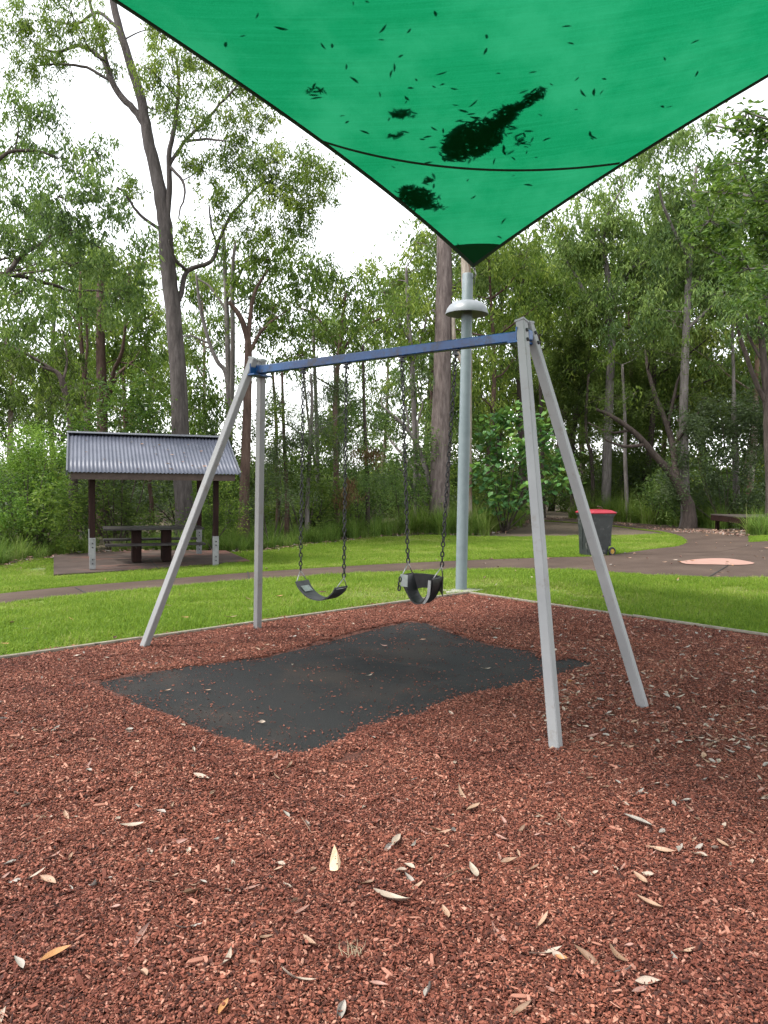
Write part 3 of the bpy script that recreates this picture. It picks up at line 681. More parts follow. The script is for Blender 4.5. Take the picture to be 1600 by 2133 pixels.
# rear band bulging backward (away from the viewer), tall, and the front band with its opening
def band(name, sgn, h, z0, bulge, mat=MT['rubber']):
    n = 17; t_ = np.linspace(0, 1, n); V = []
    for k in range(n):
        c_ = g1 * (1 - t_[k]) + g2 * t_[k] + bn * sgn * (.075 + bulge * (1 - (2 * t_[k] - 1) ** 2))
        lo = z0 - h * (1 - .25 * (1 - (2 * t_[k] - 1) ** 4))
        for zz in (z0, lo):
            for th in (-.006, .006): V.append(c_ + np.array([0, 0, zz]) + bn * th)
    F = []
    for k in range(n - 1):
        o_ = k * 4
        F += [(o_, o_ + 4, o_ + 5, o_ + 1), (o_ + 2, o_ + 3, o_ + 7, o_ + 6), (o_, o_ + 2, o_ + 6, o_ + 4), (o_ + 1, o_ + 5, o_ + 7, o_ + 3)]
    F += [(0, 1, 3, 2), ((n - 1) * 4, (n - 1) * 4 + 2, (n - 1) * 4 + 3, (n - 1) * 4 + 1)]
    link(name, mesh_np(name, V, F, mat), ts_)
band('back_band', 1, .15, .006, .06)
for g, sg in ((g1, 1), (g2, -1)):   # side cheeks: broad rubber tongues curving in under the child
    n = 11; t_ = np.linspace(0, 1, n); V = []
    for k in range(n):
        c_ = g + bu * -sg * -.0 + (g2 - g1) * sg * (.02 + .30 * t_[k] ** 2.2) + np.array([0, 0, .012 - .20 * t_[k]])
        wv = .08 - .03 * t_[k]
        V += [c_ - bn * wv, c_ + bn * (.02 if k else .08), c_ + bn * (.02 if k else .08) + np.array([0, 0, -.010]) - (g2 - g1) / sw_ * sg * .012, c_ - bn * wv + np.array([0, 0, -.010]) - (g2 - g1) / sw_ * sg * .012]
    F = [(k * 4 + q, k * 4 + (q + 1) % 4, k * 4 + 4 + (q + 1) % 4, k * 4 + 4 + q) for k in range(n - 1) for q in range(4)] + [(3, 2, 1, 0), tuple((n - 1) * 4 + q for q in range(4))]
    link('side_panel', mesh_np('side_panel', V, F, MT['rubber']), ts_)
mb = MB(); mb.frame_box(g1 + (g2 - g1) * .10 - bn * .088 + np.array([0, 0, -.035]), (g2 - g1) / sw_, (0, 0, 1), bn, .034, .048, .003, .0); mb.build('plate', MT['plate'], ts_)
st0 = g2 - bn * .09 + (g1 - g2) * .06 + np.array([0, 0, -.005]); C = np.array([st0, st0 + np.array([-.004, -.004, -.07]), st0 + np.array([-.012, .012, -.135]), st0 + np.array([-.04, .05, -.19])])
C, _ = smoothline(C, np.ones(4), 3); strap_mesh('strap', C, np.repeat(((g2 - g1) / sw_ * .024)[None], len(C), 0), .006, MT['strap'], ts_)
cc_ = g1 - bn * .085 + (g1 - g2) / sw_ * .008
ch = chain(ts_, cc_ + np.array([0, 0, -.01]), cc_ + np.array([-.01, 0, -.12]))

# ------------------------------------------------------------------ pole, hood and shade sail
PB = gnd(960.5, 1233)
pl = empty('shade_pole', PB, 'tall galvanised steel pole with a domed hood at the mulch corner', 'pole')
PD = np.linalg.norm((PB - CAM)[:2])
def pole_z(py):
    r = ray(968, py); return CAM[2] + r[2] / r[1] * PB[1]
ptop = pole_z(570); zj = pole_z(880)
mb = MB(); mb.lathe([(.082, -.3), (.082, zj - PB[2])], PB, 28); mb.lathe([(.076, zj - PB[2]), (.076, ptop - PB[2] - .01), (.070, ptop - PB[2])], PB, 28)
pcol = mb.build('column', MT['galv'], pl, True)
zh = pole_z(655)
prof = [(.300, 0), (.303, .012), (.285, .07), (.25, .12), (.19, .165), (.12, .185), (.08, .19), (.08, .184), (.12, .179), (.187, .158), (.245, .114), (.28, .066), (.296, .010), (.300, 0)]
mb = MB(); mb.lathe(prof, (PB[0], PB[1], zh), 40); mb.build('hood', MT['hood'], pl, True)
mb = MB(); k = 22; V = []; 
ring = [(PB[0] + (.27 + .05 * math.sin(3 * a + 1) + .03 * math.sin(7 * a)) * math.cos(a), PB[1] + .02 + (.24 + .04 * math.sin(2 * a)) * math.sin(a)) for a in np.arange(k) * 2 * math.pi / k]
V = [(x, y, gzf(x, y) - .1) for x, y in ring] + [(x, y, gzf(x, y) + .025) for x, y in ring] + [(PB[0], PB[1], PB[2] + .05)]
mb.add(V, [(i, (i + 1) % k, k + (i + 1) % k, k + i) for i in range(k)] + [(k + i, k + (i + 1) % k, 2 * k) for i in range(k)]); mb.build('footing', MT['concrete'], pl)
# sail: corner at the pole is low, side corners are high
SP = at(985.5, 556, PB[1] * 1.0); 
SP = CAM + ray(985.5, 556) * ((PB[1] - .12) / ray(985.5, 556)[1])
dl3 = np.array([dl[0], dl[1], 0]); dr3 = np.array([dr[0], dr[1], 0])
def on_edge(px, py, dd):   # point on the vertical plane through the sail corner along dd
    nrm = np.array([-dd[1], dd[0], 0]); return planehit(px, py, SP, nrm)
EA = on_edge(170, 0, dl3); EB = on_edge(1600, 195, dr3)
TA, TB = np.dot(EA - SP, dl3), np.dot(EB - SP, dr3)
LS = 8.2
zA = (EA[2] - SP[2]) / TA * LS; zB = (EB[2] - SP[2]) / TB * LS
SA = SP + dl3 * LS + np.array([0, 0, zA]); SB = SP + dr3 * LS + np.array([0, 0, zB]); SCn = SP + dl3 * LS + dr3 * LS + np.array([0, 0, 0.5])
def sail(uu, vv):
    """uu along left edge, vv along right edge"""
    uu = np.asarray(uu, float)[..., None]; vv = np.asarray(vv, float)[..., None]
    # concave edges: squeeze the parameter domain towards the middle
    inx = .040
    u2 = uu + inx * 4 * vv * (1 - vv) * (1 - 2 * uu) * .9; v2 = vv + inx * 4 * uu * (1 - uu) * (1 - 2 * vv) * .9
    P = SP * (1 - u2) * (1 - v2) + SA * u2 * (1 - v2) + SB * (1 - u2) * v2 + SCn * u2 * v2
    return P
ng = 61; gu = np.linspace(0, 1, ng) ** 1.25; UU, VV = np.meshgrid(gu, gu, indexing='ij')
SV = sail(UU, VV).reshape(-1, 3)
i, j = np.meshgrid(np.arange(ng - 1), np.arange(ng - 1), indexing='ij'); a = (i * ng + j).ravel()
m, t, b = new_mat('green_shade_cloth'); v = coords(t, 'World')
rot = N(t, 'ShaderNodeMapping'); rot.inputs['Rotation'].default_value = (0, 0, .12); t.links.new(v, rot.inputs[0])
w1 = N(t, 'ShaderNodeMapping'); w1.inputs['Scale'].default_value = (.45, 24, 4); t.links.new(rot.outputs[0], w1.inputs[0])
wn_ = noise(t, w1.outputs[0], 1.6, 6, .75); wf = noise(t, v, 130, 3, .85)
c = ramp(t, wn_, [(.30, (.0018, .112, .038)), (.5, (.003, .146, .054)), (.70, (.008, .185, .080))]); c2 = mixc(t, .38, c, ramp(t, wf, [(.35, (.001, .085, .030)), (.65, (.012, .25, .105))]))
c2 = mixc(t, ramp(t, noise(t, coords(t, 'World', (1, 1, 1)), 1.1, 5, .6), [(.42, (0, 0, 0)), (.66, (.55, .55, .55))]), c2, (.020, .225, .105))
tr = N(t, 'ShaderNodeBsdfTranslucent'); t.links.new(c2, tr.inputs[0]); df = N(t, 'ShaderNodeBsdfDiffuse'); t.links.new(mixc(t, .35, c2, (.002, .08, .035)), df.inputs[0])
mx = N(t, 'ShaderNodeMixShader'); mx.inputs[0].default_value = .62; t.links.new(df.outputs[0], mx.inputs[1]); t.links.new(tr.outputs[0], mx.inputs[2])
t.links.new(mx.outputs[0], t.nodes['Material Output'].inputs[0]); MT['sail'] = m
MT['webbing'] = worn('dark_webbing', (.004, .022, .014), (.008, .04, .026), 40, .8, bumpk=.2)
ss = empty('shade_sail', SP, 'large green shade sail tensioned overhead and strewn with fallen leaves', 'shade sail')
SAILM = mesh_np('cloth', SV, np.stack([a, a + ng, a + ng + 1, a + 1], -1), MT['sail'], smooth=True)
link('cloth', SAILM, ss)
def ribbon(name, Uc, Vc, Uo, Vo, dz, mat, parent):
    A_ = sail(Uc, Vc); B_ = sail(Uo, Vo); A_ = A_ + np.array([0, 0, dz]); B_ = B_ + np.array([0, 0, dz]); n = len(A_)
    V = np.concatenate([A_, B_, A_ + np.array([0, 0, -.004]), B_ + np.array([0, 0, -.004])]); F = []
    for k in range(n - 1):
        F += [(k, k + 1, n + k + 1, n + k), (2 * n + k, 3 * n + k, 3 * n + k + 1, 2 * n + k + 1), (k, 2 * n + k, 2 * n + k + 1, k + 1), (n + k, n + k + 1, 3 * n + k + 1, 3 * n + k)]
    return link(name, mesh_np(name, V, F, mat, smooth=True), parent)
q = np.linspace(0, 1, 60); z_ = np.zeros(60); hw = .006
ribbon('hem', q, z_ - .0008, q, z_ + hw, -.004, MT['webbing'], ss); ribbon('hem', z_ - .0008, q, z_ + hw, q, -.004, MT['webbing'], ss)
ribbon('hem', q, z_ + 1.0008, q, z_ + 1 - hw, -.004, MT['webbing'], ss); ribbon('hem', z_ + 1.0008, q, z_ + 1 - hw, q, -.004, MT['webbing'], ss)
# numeric inverse: photo pixel -> sail parameters
_fu = np.linspace(0, .8, 400); _FU, _FV = np.meshgrid(_fu, _fu, indexing='ij'); _FP = proj(sail(_FU, _FV)); _FP = np.where((_FP[..., 2] > .5)[..., None], _FP, 1e6)
def sail_uv(px, py):
    k = np.argmin((_FP[..., 0] - px) ** 2 + (_FP[..., 1] - py) ** 2); return _FU.ravel()[k], _FV.ravel()[k]
sl_pts = [sail_uv(*p) for p in ((664, 293), (740, 315), (830, 335), (920, 348), (1000, 355), (1080, 356), (1160, 352), (1240, 346), (1287, 341))]
su = np.array([p[0] for p in sl_pts]); sv = np.array([p[1] for p in sl_pts])
q2 = np.linspace(0, len(su) - 1, 50); co = np.polyfit(range(len(su)), su, 3); cv = np.polyfit(range(len(sv)), sv, 3)
su = np.polyval(co, q2); sv = np.polyval(cv, q2); su = np.clip(su, 0, 1); sv = np.clip(sv, 0, 1)
ribbon('seam', su, sv, su + .0028, sv + .0028, -.004, MT['webbing'], ss)
q3 = np.linspace(0, 1, 20); cu = sail_uv(925, 527)[0]; cvv = sail_uv(1045, 527)[1]
cu = max(cu, cvv)
R_ = [(cu * (1 - s), cu * s) for s in q3]
V = [sail(np.array([0.0]), np.array([0.0]))[0] - np.array([0, 0, .005])]
for a_, b_ in R_:
    bulge = 1 + .18 * 4 * (a_ / cu) * (b_ / cu) * .6
    V.append(sail(np.array([a_ * bulge]), np.array([b_ * bulge]))[0] - np.array([0, 0, .005]))
PATCHM, t, b = new_mat('corner_patch_cloth'); tr = N(t, 'ShaderNodeBsdfTranslucent'); tr.inputs[0].default_value = (.0015, .055, .024, 1); b.inputs['Base Color'].default_value = (.002, .06, .028, 1); b.inputs['Roughness'].default_value = .9
mx = N(t, 'ShaderNodeMixShader'); mx.inputs[0].default_value = .6; t.links.new(b.outputs[0], mx.inputs[1]); t.links.new(tr.outputs[0], mx.inputs[2]); t.links.new(mx.outputs[0], t.nodes['Material Output'].inputs[0])
link('corner_patch', mesh_np('corner_patch', V, [(0, k, k + 1) for k in range(1, 20)], PATCHM), ss)
# corner ring, shackle and chain to the pole
e0 = SP + np.array([0, 0, -.012]); pt = np.array([PB[0] + .06, PB[1] - .01, ptop - .09])
mb = MB(); mb.lathe([(.03, -.006), (.035, 0), (.03, .006), (.022, 0), (.03, -.006)], e0, 16, (0, -.3, 1)); mb.tube([e0, e0 * .5 + pt * .5 + np.array([.05, 0, 0]), pt], .010, 8); mb.tube([e0 + np.array([.02, 0, 0]), e0 + np.array([.045, 0, -.10]), pt + np.array([.03, 0, -.06])], .006, 8)
mb.build('shackle', MT['steel'], ss, True)
for k in range(1): pass
for cn, nm in ((SA, 'left'), (SB, 'right')):
    o_ = empty('shade_pole', (cn[0], cn[1], gzf(cn[0], cn[1])), 'tall steel pole holding the %s high corner of the green sail' % ('lawn side' if nm == 'left' else 'bin side'), 'pole')
    mb = MB(); ex = (cn - (SA + SB) / 2); ex[2] = 0; ex /= np.linalg.norm(ex); c_ = np.array([cn[0], cn[1], gzf(cn[0], cn[1])]) + ex * .25
    mb.lathe([(.082, -.3), (.082, cn[2] - c_[2] + .2), (.07, cn[2] - c_[2] + .21)], c_, 20); mb.tube([cn, c_ + np.array([0, 0, cn[2] - c_[2]])], .012, 6); mb.build('column', MT['galv'], o_, True)

# ------------------------------------------------------------------ leaves as objects
def leaf_mesh(name, L, Wd, curl, bend, mat, twist=0.0, n=7, shape=1.0):
    V = []; 
    for k in range(n + 1):
        t_ = k / n; w = Wd / 2 * (math.sin(math.pi * min(1, t_ ** shape)) ** .85 if 0 < t_ < 1 else 0.02)
        x = L * (t_ - .5); z = bend * L * (4 * (t_ - .5) ** 2); y0 = .06 * L * math.sin(3 * t_)
        tw = twist * (t_ - .5)
        for s_ in (-1, 0, 1):
            V.append((x, y0 + s_ * w * math.cos(tw), z + abs(s_) * curl * w + s_ * w * math.sin(tw)))
    F = []
    for k in range(n):
        for q in (0, 1): F.append((k * 3 + q, k * 3 + q + 1, k * 3 + q + 4, k * 3 + q + 3))
    return mesh_np(name, V, F, mat, smooth=True)
dry = []
for nm, c1, c2 in (('dry_tan', (.34, .20, .13), (.47, .30, .205)), ('dry_pale', (.36, .28, .22), (.52, .42, .34)), ('dry_pink', (.33, .165, .13), (.43, .24, .195)), ('dry_brown', (.16, .085, .05), (.26, .15, .09)), ('dry_orange', (.42, .19, .07), (.55, .27, .11)), ('dry_grey', (.30, .26, .23), (.42, .37, .33))):
    dry.append(worn(nm, c1, c2, 30, .6, tuple(x * .45 for x in c1), 60, (.62, .72), bumpk=.2, bscale=200))
LV = []
for mi in range(6):
    for L, Wd, cu_, be, tw in ((.105, .020, .8, .16, 1.2), (.075, .026, 1.3, .10, -1.4), (.13, .020, .6, .14, 2.0), (.055, .026, 1.1, .24, .6)):
        LV.append(leaf_mesh('leaf', L, Wd, cu_, be, dry[mi], tw))
def drop_leaf(name, P, mesh, yaw_, pitch=0, roll=0, s=1.0, label=None, group=None):
    o = bpy.data.objects.new(name, mesh); COL.objects.link(o); o.location = P; o.rotation_euler = (roll, pitch, yaw_); o.scale = (s, s, s)
    return setp(o, label, 'leaf', group)
# distinct big leaves in the foreground (photo position, length m, yaw, colour index, label)
def yaw_from_px(a, b2):
    p, q_ = gnd(*a, dz=.03), gnd(*b2, dz=.03); d_ = q_ - p; return math.atan2(d_[1], d_[0]), np.linalg.norm(d_), (p + q_) / 2
SPEC = [((247, 1722), (303, 1718), 1, 'broad pale double leaf lying flat on the mulch at the left'),
        ((78, 2022), (152, 1984), 4, 'long orange tan leaf on the mulch in the lower left corner'),
        ((28, 2010), (48, 2040), 5, 'small greenish pale leaf beside the long orange leaf'),
        ((772, 1870), (858, 1893), 1, 'long whitish curled leaf in front of the tall upright leaf'),
        ((612, 1910), (648, 1888), 2, 'mauve pink leaf lying left of the whitish curled leaf'),
        ((628, 1958), (664, 1982), 0, 'torn orange tan leaf near the fibrous bark piece'),
        ((818, 1775), (836, 1748), 1, 'oval cream leaf right of the tall upright leaf'),
        ((976, 1815), (992, 1850), 1, 'pale folded leaf in the middle of the right foreground'),
        ((1040, 1815), (1082, 1803), 0, 'tan curled leaf beside the pale folded leaf'),
        ((1296, 1718), (1360, 1745), 5, 'long grey curled leaf in the right foreground'),
        ((1318, 1840), (1350, 1868), 0, 'tan leaf with a brown stain in the right foreground'),
        ((1322, 1892), (1382, 1922), 0, 'long tan leaf below the stained tan leaf'),
        ((455, 2133), (478, 2095), 4, 'orange leaf standing at the bottom edge of the mulch'),
        ((920, 1895), (934, 1925), 0, 'narrow tan leaf between the whitish leaf and the long tan leaf'),
        ((1068, 1765), (1030, 1750), 2, 'pinkish leaf behind the pale folded leaf'),
        ((768, 2044), (812, 2052), 2, 'pink leaf flat on the dark damp mulch'),
        ((1410, 2008), (1450, 2001), 0, 'light tan leaf low in the right foreground'),
        ((505, 1852), (545, 1840), 2, 'twisted pink leaf on the left side of the mulch'),
        ((84, 1832), (120, 1850), 0, 'tan hooked leaf at the far left of the mulch'),
        ((402, 1615), (440, 1628), 1, 'white curled leaf just in front of the rubber mat'),
        ((970, 1700), (1002, 1683), 0, 'tan pointed leaf between the mat and the near leg'),
        ((1490, 1770), (1520, 1790), 0, 'tan leaf near the right edge of the foreground')]
for a_, b_, mi, lab in SPEC:
    yw, L, c_ = yaw_from_px(a_, b_); L = max(L, .05)
    me = leaf_mesh('leaf', L * .92, L * (.25 if mi != 2 else .20), rng.uniform(.5, 1.2), rng.uniform(.08, .2), dry[mi], rng.uniform(-1.6, 1.6), 9)
    drop_leaf('fallen_leaf', (c_[0], c_[1], float(mz(c_[0], c_[1])) + .02), me, yw, 0, rng.normal(0, .15), 1, lab)
# the upright triangular leaf with holes
P = gnd(697, 1819, dz=.03); m, t, b = new_mat('upright_leaf'); v = coords(t, 'Object')
c = ramp(t, noise(t, v, 30), [(.3, (.56, .40, .25)), (.7, (.66, .50, .34))]); t.links.new(c, b.inputs['Base Color']); b.inputs['Roughness'].default_value = .6
ol = np.array([(-.019, 0), (-.021, .02), (-.016, .05), (-.009, .075), (0, .098), (.010, .075), (.020, .05), (.026, .028), (.022, .010), (.014, .001), (0, -.002)])
holes = [((.010, .024), .0035), ((.003, .044), .0026), ((.004, .052), .002)]
V = [(x, .012 * (x / .02) ** 2 + .25 * y * .2, y) for x, y in ol]; V2 = [(x, y + .0012, z) for x, y, z in V]; n = len(V)
up = empty('fallen_leaf', P + np.array([0, 0, .012]), 'tall cream pointed leaf standing upright in the mulch with small holes', 'leaf')
up.rotation_euler = (math.radians(-22), 0, .1)
o = link('blade', mesh_np('blade', V + V2, [tuple(range(n)), tuple(range(2 * n - 1, n - 1, -1))] + [(i, i + n, (i + 1) % n + n, (i + 1) % n) for i in range(n)], m), up, False)
for (hx, hz_), r in holes:
    k = 8; o = link('hole', mesh_np('hole', [(hx + r * math.cos(6.283 * q / k), .012 * (hx / .02) ** 2 + .05 * hz_ - .0018, hz_ + .8 * r * math.sin(6.283 * q / k)) for q in range(k)], [tuple(range(k))], MT['joint']), up, False)
# fibrous bark piece, modelled as thin loose strands
P = gnd(735, 1975, dz=.03); V = []; F = []
mb = MB()
for k in range(13):
    a0 = np.array([rng.normal(0, .012), -.055 + rng.normal(0, .012), .012]); a1 = a0 + np.array([rng.normal(-.01, .02), rng.uniform(.04, .085), rng.uniform(-.004, .006)])
    mb.tube([P + a0, P + (a0 + a1) / 2 + np.array([rng.normal(0, .008), 0, .008]), P + a1], [.0012, .001, .0004], 4)
setp(mb.build('bark_fibres', worn('straw', (.30, .22, .14), (.42, .33, .22), 40, .8)), 'straw coloured fibrous bark piece lying in the foreground mulch', 'grass tuft')
# the scattered rest, each its own object
def scatter_px(n, box, dens=None):
    out = []
    while len(out) < n:
        px, py = rng.uniform(box[0], box[2]), rng.uniform(box[1], box[3]); out.append((px, py))
    return out
spots = scatter_px(58, (0, 1500, 1600, 2130)) + scatter_px(150, (1130, 1280, 1600, 1600)) + scatter_px(30, (600, 1260, 1130, 1360)) + scatter_px(25, (0, 1380, 700, 1560))
TONES = ('tan', 'pale', 'pinkish', 'dark brown', 'orange', 'greyish')
def leaf_words(k, px, py):
    zone = 'right of the swing legs' if py < 1600 and px > 1130 else ('behind the rubber mat' if py < 1370 else ('beside the left half of the mat' if py < 1560 else ('in the left foreground' if px < 800 else 'in the right foreground')))
    return 'small %s dry gum leaf on the mulch %s' % (TONES[k // 4], zone), '%s dry leaves on the mulch %s' % (TONES[k // 4], zone)
cnt = 0
for px, py in spots:
    p = gnd(px, py, dz=.03)
    if not inpoly(p[0:1], p[1:2], BED)[0] or matdist(p[0:1], p[1:2])[0] < .05: continue
    if cnt >= 235: break
    k = int(rng.choice(24, p=np.array([1.2] * 4 + [1.6] * 4 + [1.2] * 4 + [.5] * 4 + [.2] * 4 + [.9] * 4) / (4 * 5.6)))
    drop_leaf('fallen_leaf', (p[0], p[1], float(mz(p[0], p[1])) + .016), LV[k], rng.uniform(0, 6.28), rng.normal(0, .2), rng.normal(0, .45), rng.uniform(.65, 1.15),
              *leaf_words(k, px, py)); cnt += 1
fl = [leaf_mesh('fleck', L, Wd, 1.0, .15, dry[q], 1.0, 4) for L, Wd, q in ((.05, .014, 0), (.04, .016, 1), (.06, .012, 2), (.045, .018, 5), (.05, .014, 3))] + [mesh_np('twig', *(lambda V_F: (V_F[0], V_F[1]))(tube([(-.06, 0, 0), (0, .006, .004), (.06, 0, .002)], [.0016, .0018, .0010], 5)), dry[3])]
FP = []
for k in range(1500):
    px, py = (rng.uniform(1120, 1600), rng.uniform(1262, 1560)) if k < 850 else ((rng.uniform(0, 1600), rng.uniform(1350, 1850)) if k < 1200 else (rng.uniform(100, 1130), rng.uniform(1245, 1400)))
    p = gnd(px, py, dz=.03)
    if inpoly(p[0:1], p[1:2], BED)[0] and matdist(p[0:1], p[1:2])[0] > .03: FP.append((p[0], p[1], float(mz(p[0], p[1])) + .014))
FP = np.array(FP); n_ = len(FP)
stuff_instances('leaf_litter', FP, rng.uniform(0, 6.28, n_), rng.uniform(.6, 1.5, n_), rng.choice(6, n_, p=[.24, .24, .18, .14, .10, .10]), fl, rng.normal(0, .35, (n_, 2)))
# leaves on the mat, path, slab and grass
for px, py in ((545, 1507), (610, 1388), (768, 1407), (800, 1346), (880, 1335), (1035, 1443), (700, 1372), (345, 1442), (430, 1440), (1012, 1395), (905, 1310), (960, 1345), (520, 1560)):
    p = gnd(px, py, dz=.03); drop_leaf('fallen_leaf', (p[0], p[1], float(matz(p[0], p[1])) + .012), LV[int(rng.integers(0, 12))], rng.uniform(0, 6.28), 0, rng.normal(0, .3), rng.uniform(.6, .9), 'small dry leaf lying on the black rubber mat', 'dry leaves on the rubber mat')
for k in range(95):
    px = rng.uniform(1000, 1600); py = rng.uniform(1105, 1206)
    p = gnd(px, py, dz=.02)
    if not (inpoly(p[0:1], p[1:2], POLY1)[0] or inpoly(p[0:1], p[1:2], POLY2)[0]): continue
    drop_leaf('fallen_leaf', (p[0], p[1], p[2] + .012), LV[int(rng.integers(0, 24))], rng.uniform(0, 6.28), 0, rng.normal(0, .4), rng.uniform(.7, 1.3), 'dry leaf lying on the brown concrete path', 'dry leaves on the path')
for k in range(60):
    px = rng.uniform(0, 1600); py = rng.uniform(1160, 1360)
    p = gnd(px, py, dz=.0)
    if not inpoly(p[0:1], p[1:2], LAWN)[0] or near_poly(p[None, :2], POLY1, .1)[0] or near_poly(p[None, :2], POLY2, .1)[0] or near_poly(p[None, :2], BED, .1)[0] or near_poly(p[None, :2], np.array(SLAB), .1)[0]: continue
    drop_leaf('fallen_leaf', (p[0], p[1], p[2] + .035), LV[int(rng.integers(0, 24))], rng.uniform(0, 6.28), rng.normal(0, .2), rng.normal(0, .4), rng.uniform(.7, 1.3), 'dry leaf resting in the green lawn grass', 'dry leaves on the lawn')
# leaves lying on top of the sail
LV2 = [leaf_mesh('sail_leaf', L, Wd, .1, .02, dry[3], .2, 7) for L, Wd in ((.12, .03), (.10, .022), (.08, .03), (.14, .022))]
def sail_leaf(px, py, s=1.0, yw=None):
    uu, vv = sail_uv(px, py); p = sail(np.array(uu), np.array(vv)); du = sail(np.array(uu + .004), np.array(vv)) - p; dv = sail(np.array(uu), np.array(vv + .004)) - p
    nz = np.cross(dv, du); nz = nz / np.linalg.norm(nz); nz = nz if nz[2] > 0 else -nz
    q_ = Vector(nz.tolist()).to_track_quat('Z', 'Y'); return p + nz * .004, q_
SAILPX = [(690, 95), (535, 32), (585, 57), (735, 5), (765, 3), (672, 96), (505, 75), (470, 94), (720, 140), (738, 168), (820, 140), (835, 117), (815, 155), (790, 198), (868, 165), (845, 213), (918, 152), (922, 175), (855, 184), (848, 205), (660, 205), (655, 180), (668, 190), (640, 190), (712, 240), (722, 255), (760, 275), (905, 30), (850, 64), (795, 82), (795, 60), (950, 218), (1010, 108), (1012, 77), (1038, 153), (945, 185), (905, 181), (920, 175), (985, 215), (1110, 150), (1150, 175), (1130, 200), (1125, 240), (1200, 165), (1258, 165), (1215, 193), (1238, 192), (1255, 192), (1200, 226), (1378, 223), (1395, 222), (1447, 87), (1450, 153), (1385, 122), (1230, 278), (1235, 285), (1232, 290), (1180, 55), (1190, 90), (1140, 290), (1090, 300), (1095, 318), (1048, 310), (1070, 330), (1118, 328), (905, 268), (890, 285), (880, 290), (975, 375), (820, 347), (1030, 335), (985, 410), (1070, 365), (925, 435), (1100, 385), (1050, 460), (955, 512), (1040, 495)]
for px, py in SAILPX:
    p, q_ = sail_leaf(px, py); o = bpy.data.objects.new('sail_leaf', LV2[int(rng.integers(0, 4))]); COL.objects.link(o); o.rotation_mode = 'QUATERNION'
    o.rotation_quaternion = q_ @ Matrix.Rotation(rng.uniform(0, 6.28), 3, 'Z').to_quaternion(); o.location = p; k = rng.uniform(.5, 1.15); o.scale = (k, k, k)
    zone = 'below the seam near the corner' if py > 355 else ('above the seam on the left side' if px < 880 else ('above the seam on the right side' if px > 1120 else 'above the seam in the middle'))
    setp(o, 'dark fallen leaf on top of the green sail %s' % zone, 'leaf', 'loose leaves on the sail ' + zone)
# matted heaps of leaves on the sail
def heap(name, blobs, label):
    V = []; F = []; n = 0; base = np.array([(-.5, 0, 0), (-.15, .13, 0), (.2, .12, 0), (.5, 0, 0), (.2, -.12, 0), (-.15, -.13, 0)])
    for cx, cy, rx, ry, ang, cnt_ in blobs:
        for _ in range(cnt_):
            r = abs(rng.normal(0, .55)) if rng.random() < .35 else math.sqrt(rng.random()) * .92; a_ = rng.uniform(0, 6.28); x, y = r * rx * math.cos(a_), r * ry * math.sin(a_); px = cx + x * math.cos(ang) - y * math.sin(ang); py = cy + x * math.sin(ang) + y * math.cos(ang)
            p, q_ = sail_leaf(px, py); L = rng.uniform(.06, .135); Rm = np.array((q_ @ Matrix.Rotation(rng.uniform(0, 6.28), 3, 'Z').to_quaternion()).to_matrix())
            V.append((base * np.array([L, L * .9, 1])) @ Rm.T + p + np.array([0, 0, rng.uniform(0, .015)])); F.append(tuple(range(n, n + 6))); n += 6
    o = link(name, mesh_np(name, np.concatenate(V), F, dry[3])); o['kind'] = 'stuff'; o['label'] = label
heap('leaf_litter', [(985, 290, 72, 40, -.35, 900), (1050, 245, 45, 20, -.7, 200), (1105, 205, 45, 13, -.6, 90), (940, 325, 30, 12, 0, 30), (1075, 300, 50, 25, 0, 25)], 'large dark heap of leaves matted on the sail above the seam')
heap('leaf_litter', [(868, 412, 46, 24, .25, 420), (893, 375, 16, 8, -.8, 22), (905, 430, 20, 8, .3, 25)], 'dark heap of leaves on the sail below the seam')
heap('leaf_litter', [(840, 237, 32, 10, .1, 45), (830, 280, 22, 7, -.1, 14), (655, 188, 18, 10, 0, 10)], 'small loose cluster of leaves on the sail left of the large heap')

# ------------------------------------------------------------------ picnic shelter
fl, frp = gnd(193, 1188, dz=.05), gnd(449, 1176, dz=.05); 
sx = (frp - fl); sx[2] = 0; sL = np.linalg.norm(sx); sx /= sL; sy = np.array([-sx[1], sx[0], 0]); z0 = (fl[2] + frp[2]) / 2
SDEP = 2.5
sh = empty('picnic_shelter', (fl + frp) / 2 + sy * SDEP / 2, 'open picnic shelter with a grey corrugated gable roof on dark posts', 'shelter')
eav = 2.06 * 1.0
def spz(px, py, P0): # height on vertical plane through P0 along sx
    return planehit(px, py, P0, sy)[2]
eav_z = spz(300, 988, fl - sy * .3); ridge_z = spz(300, 906, fl + sy * SDEP / 2)
for a_, dp in ((0, 0), (sL, 0), (0, SDEP), (sL, SDEP)):
    p = fl + sx * a_ + sy * dp; p[2] = z0
    mb = MB(); mb.frame_box(p + np.array([0, 0, .6 + (eav_z + .10 - z0 - .6) / 2]), sx, sy, (0, 0, 1), .055, .055, (eav_z + .10 - z0 - .6) / 2, .006); po = mb.build('post', MT['timber'], sh)
    mb = MB(); mb.frame_box(p + np.array([0, 0, .32]), sx, sy, (0, 0, 1), .06, .06, .32, .005)
    ft = mb.build('post_foot', MT['white_foot'], po)
    mb = MB()
    for zz in (.12, .2, .45, .53): mb.lathe([(.016, 0), (.014, .012)], p - sy * .061 + np.array([0, 0, zz]), 8, -sy)
    mb.build('bolt', MT['bolt'], ft)
rl0 = planehit(141, 990, fl - sy * .42, sy); rr0 = planehit(499, 986, fl - sy * .42, sy)
xa, xb = np.dot(rl0 - fl, sx), np.dot(rr0 - fl, sx)
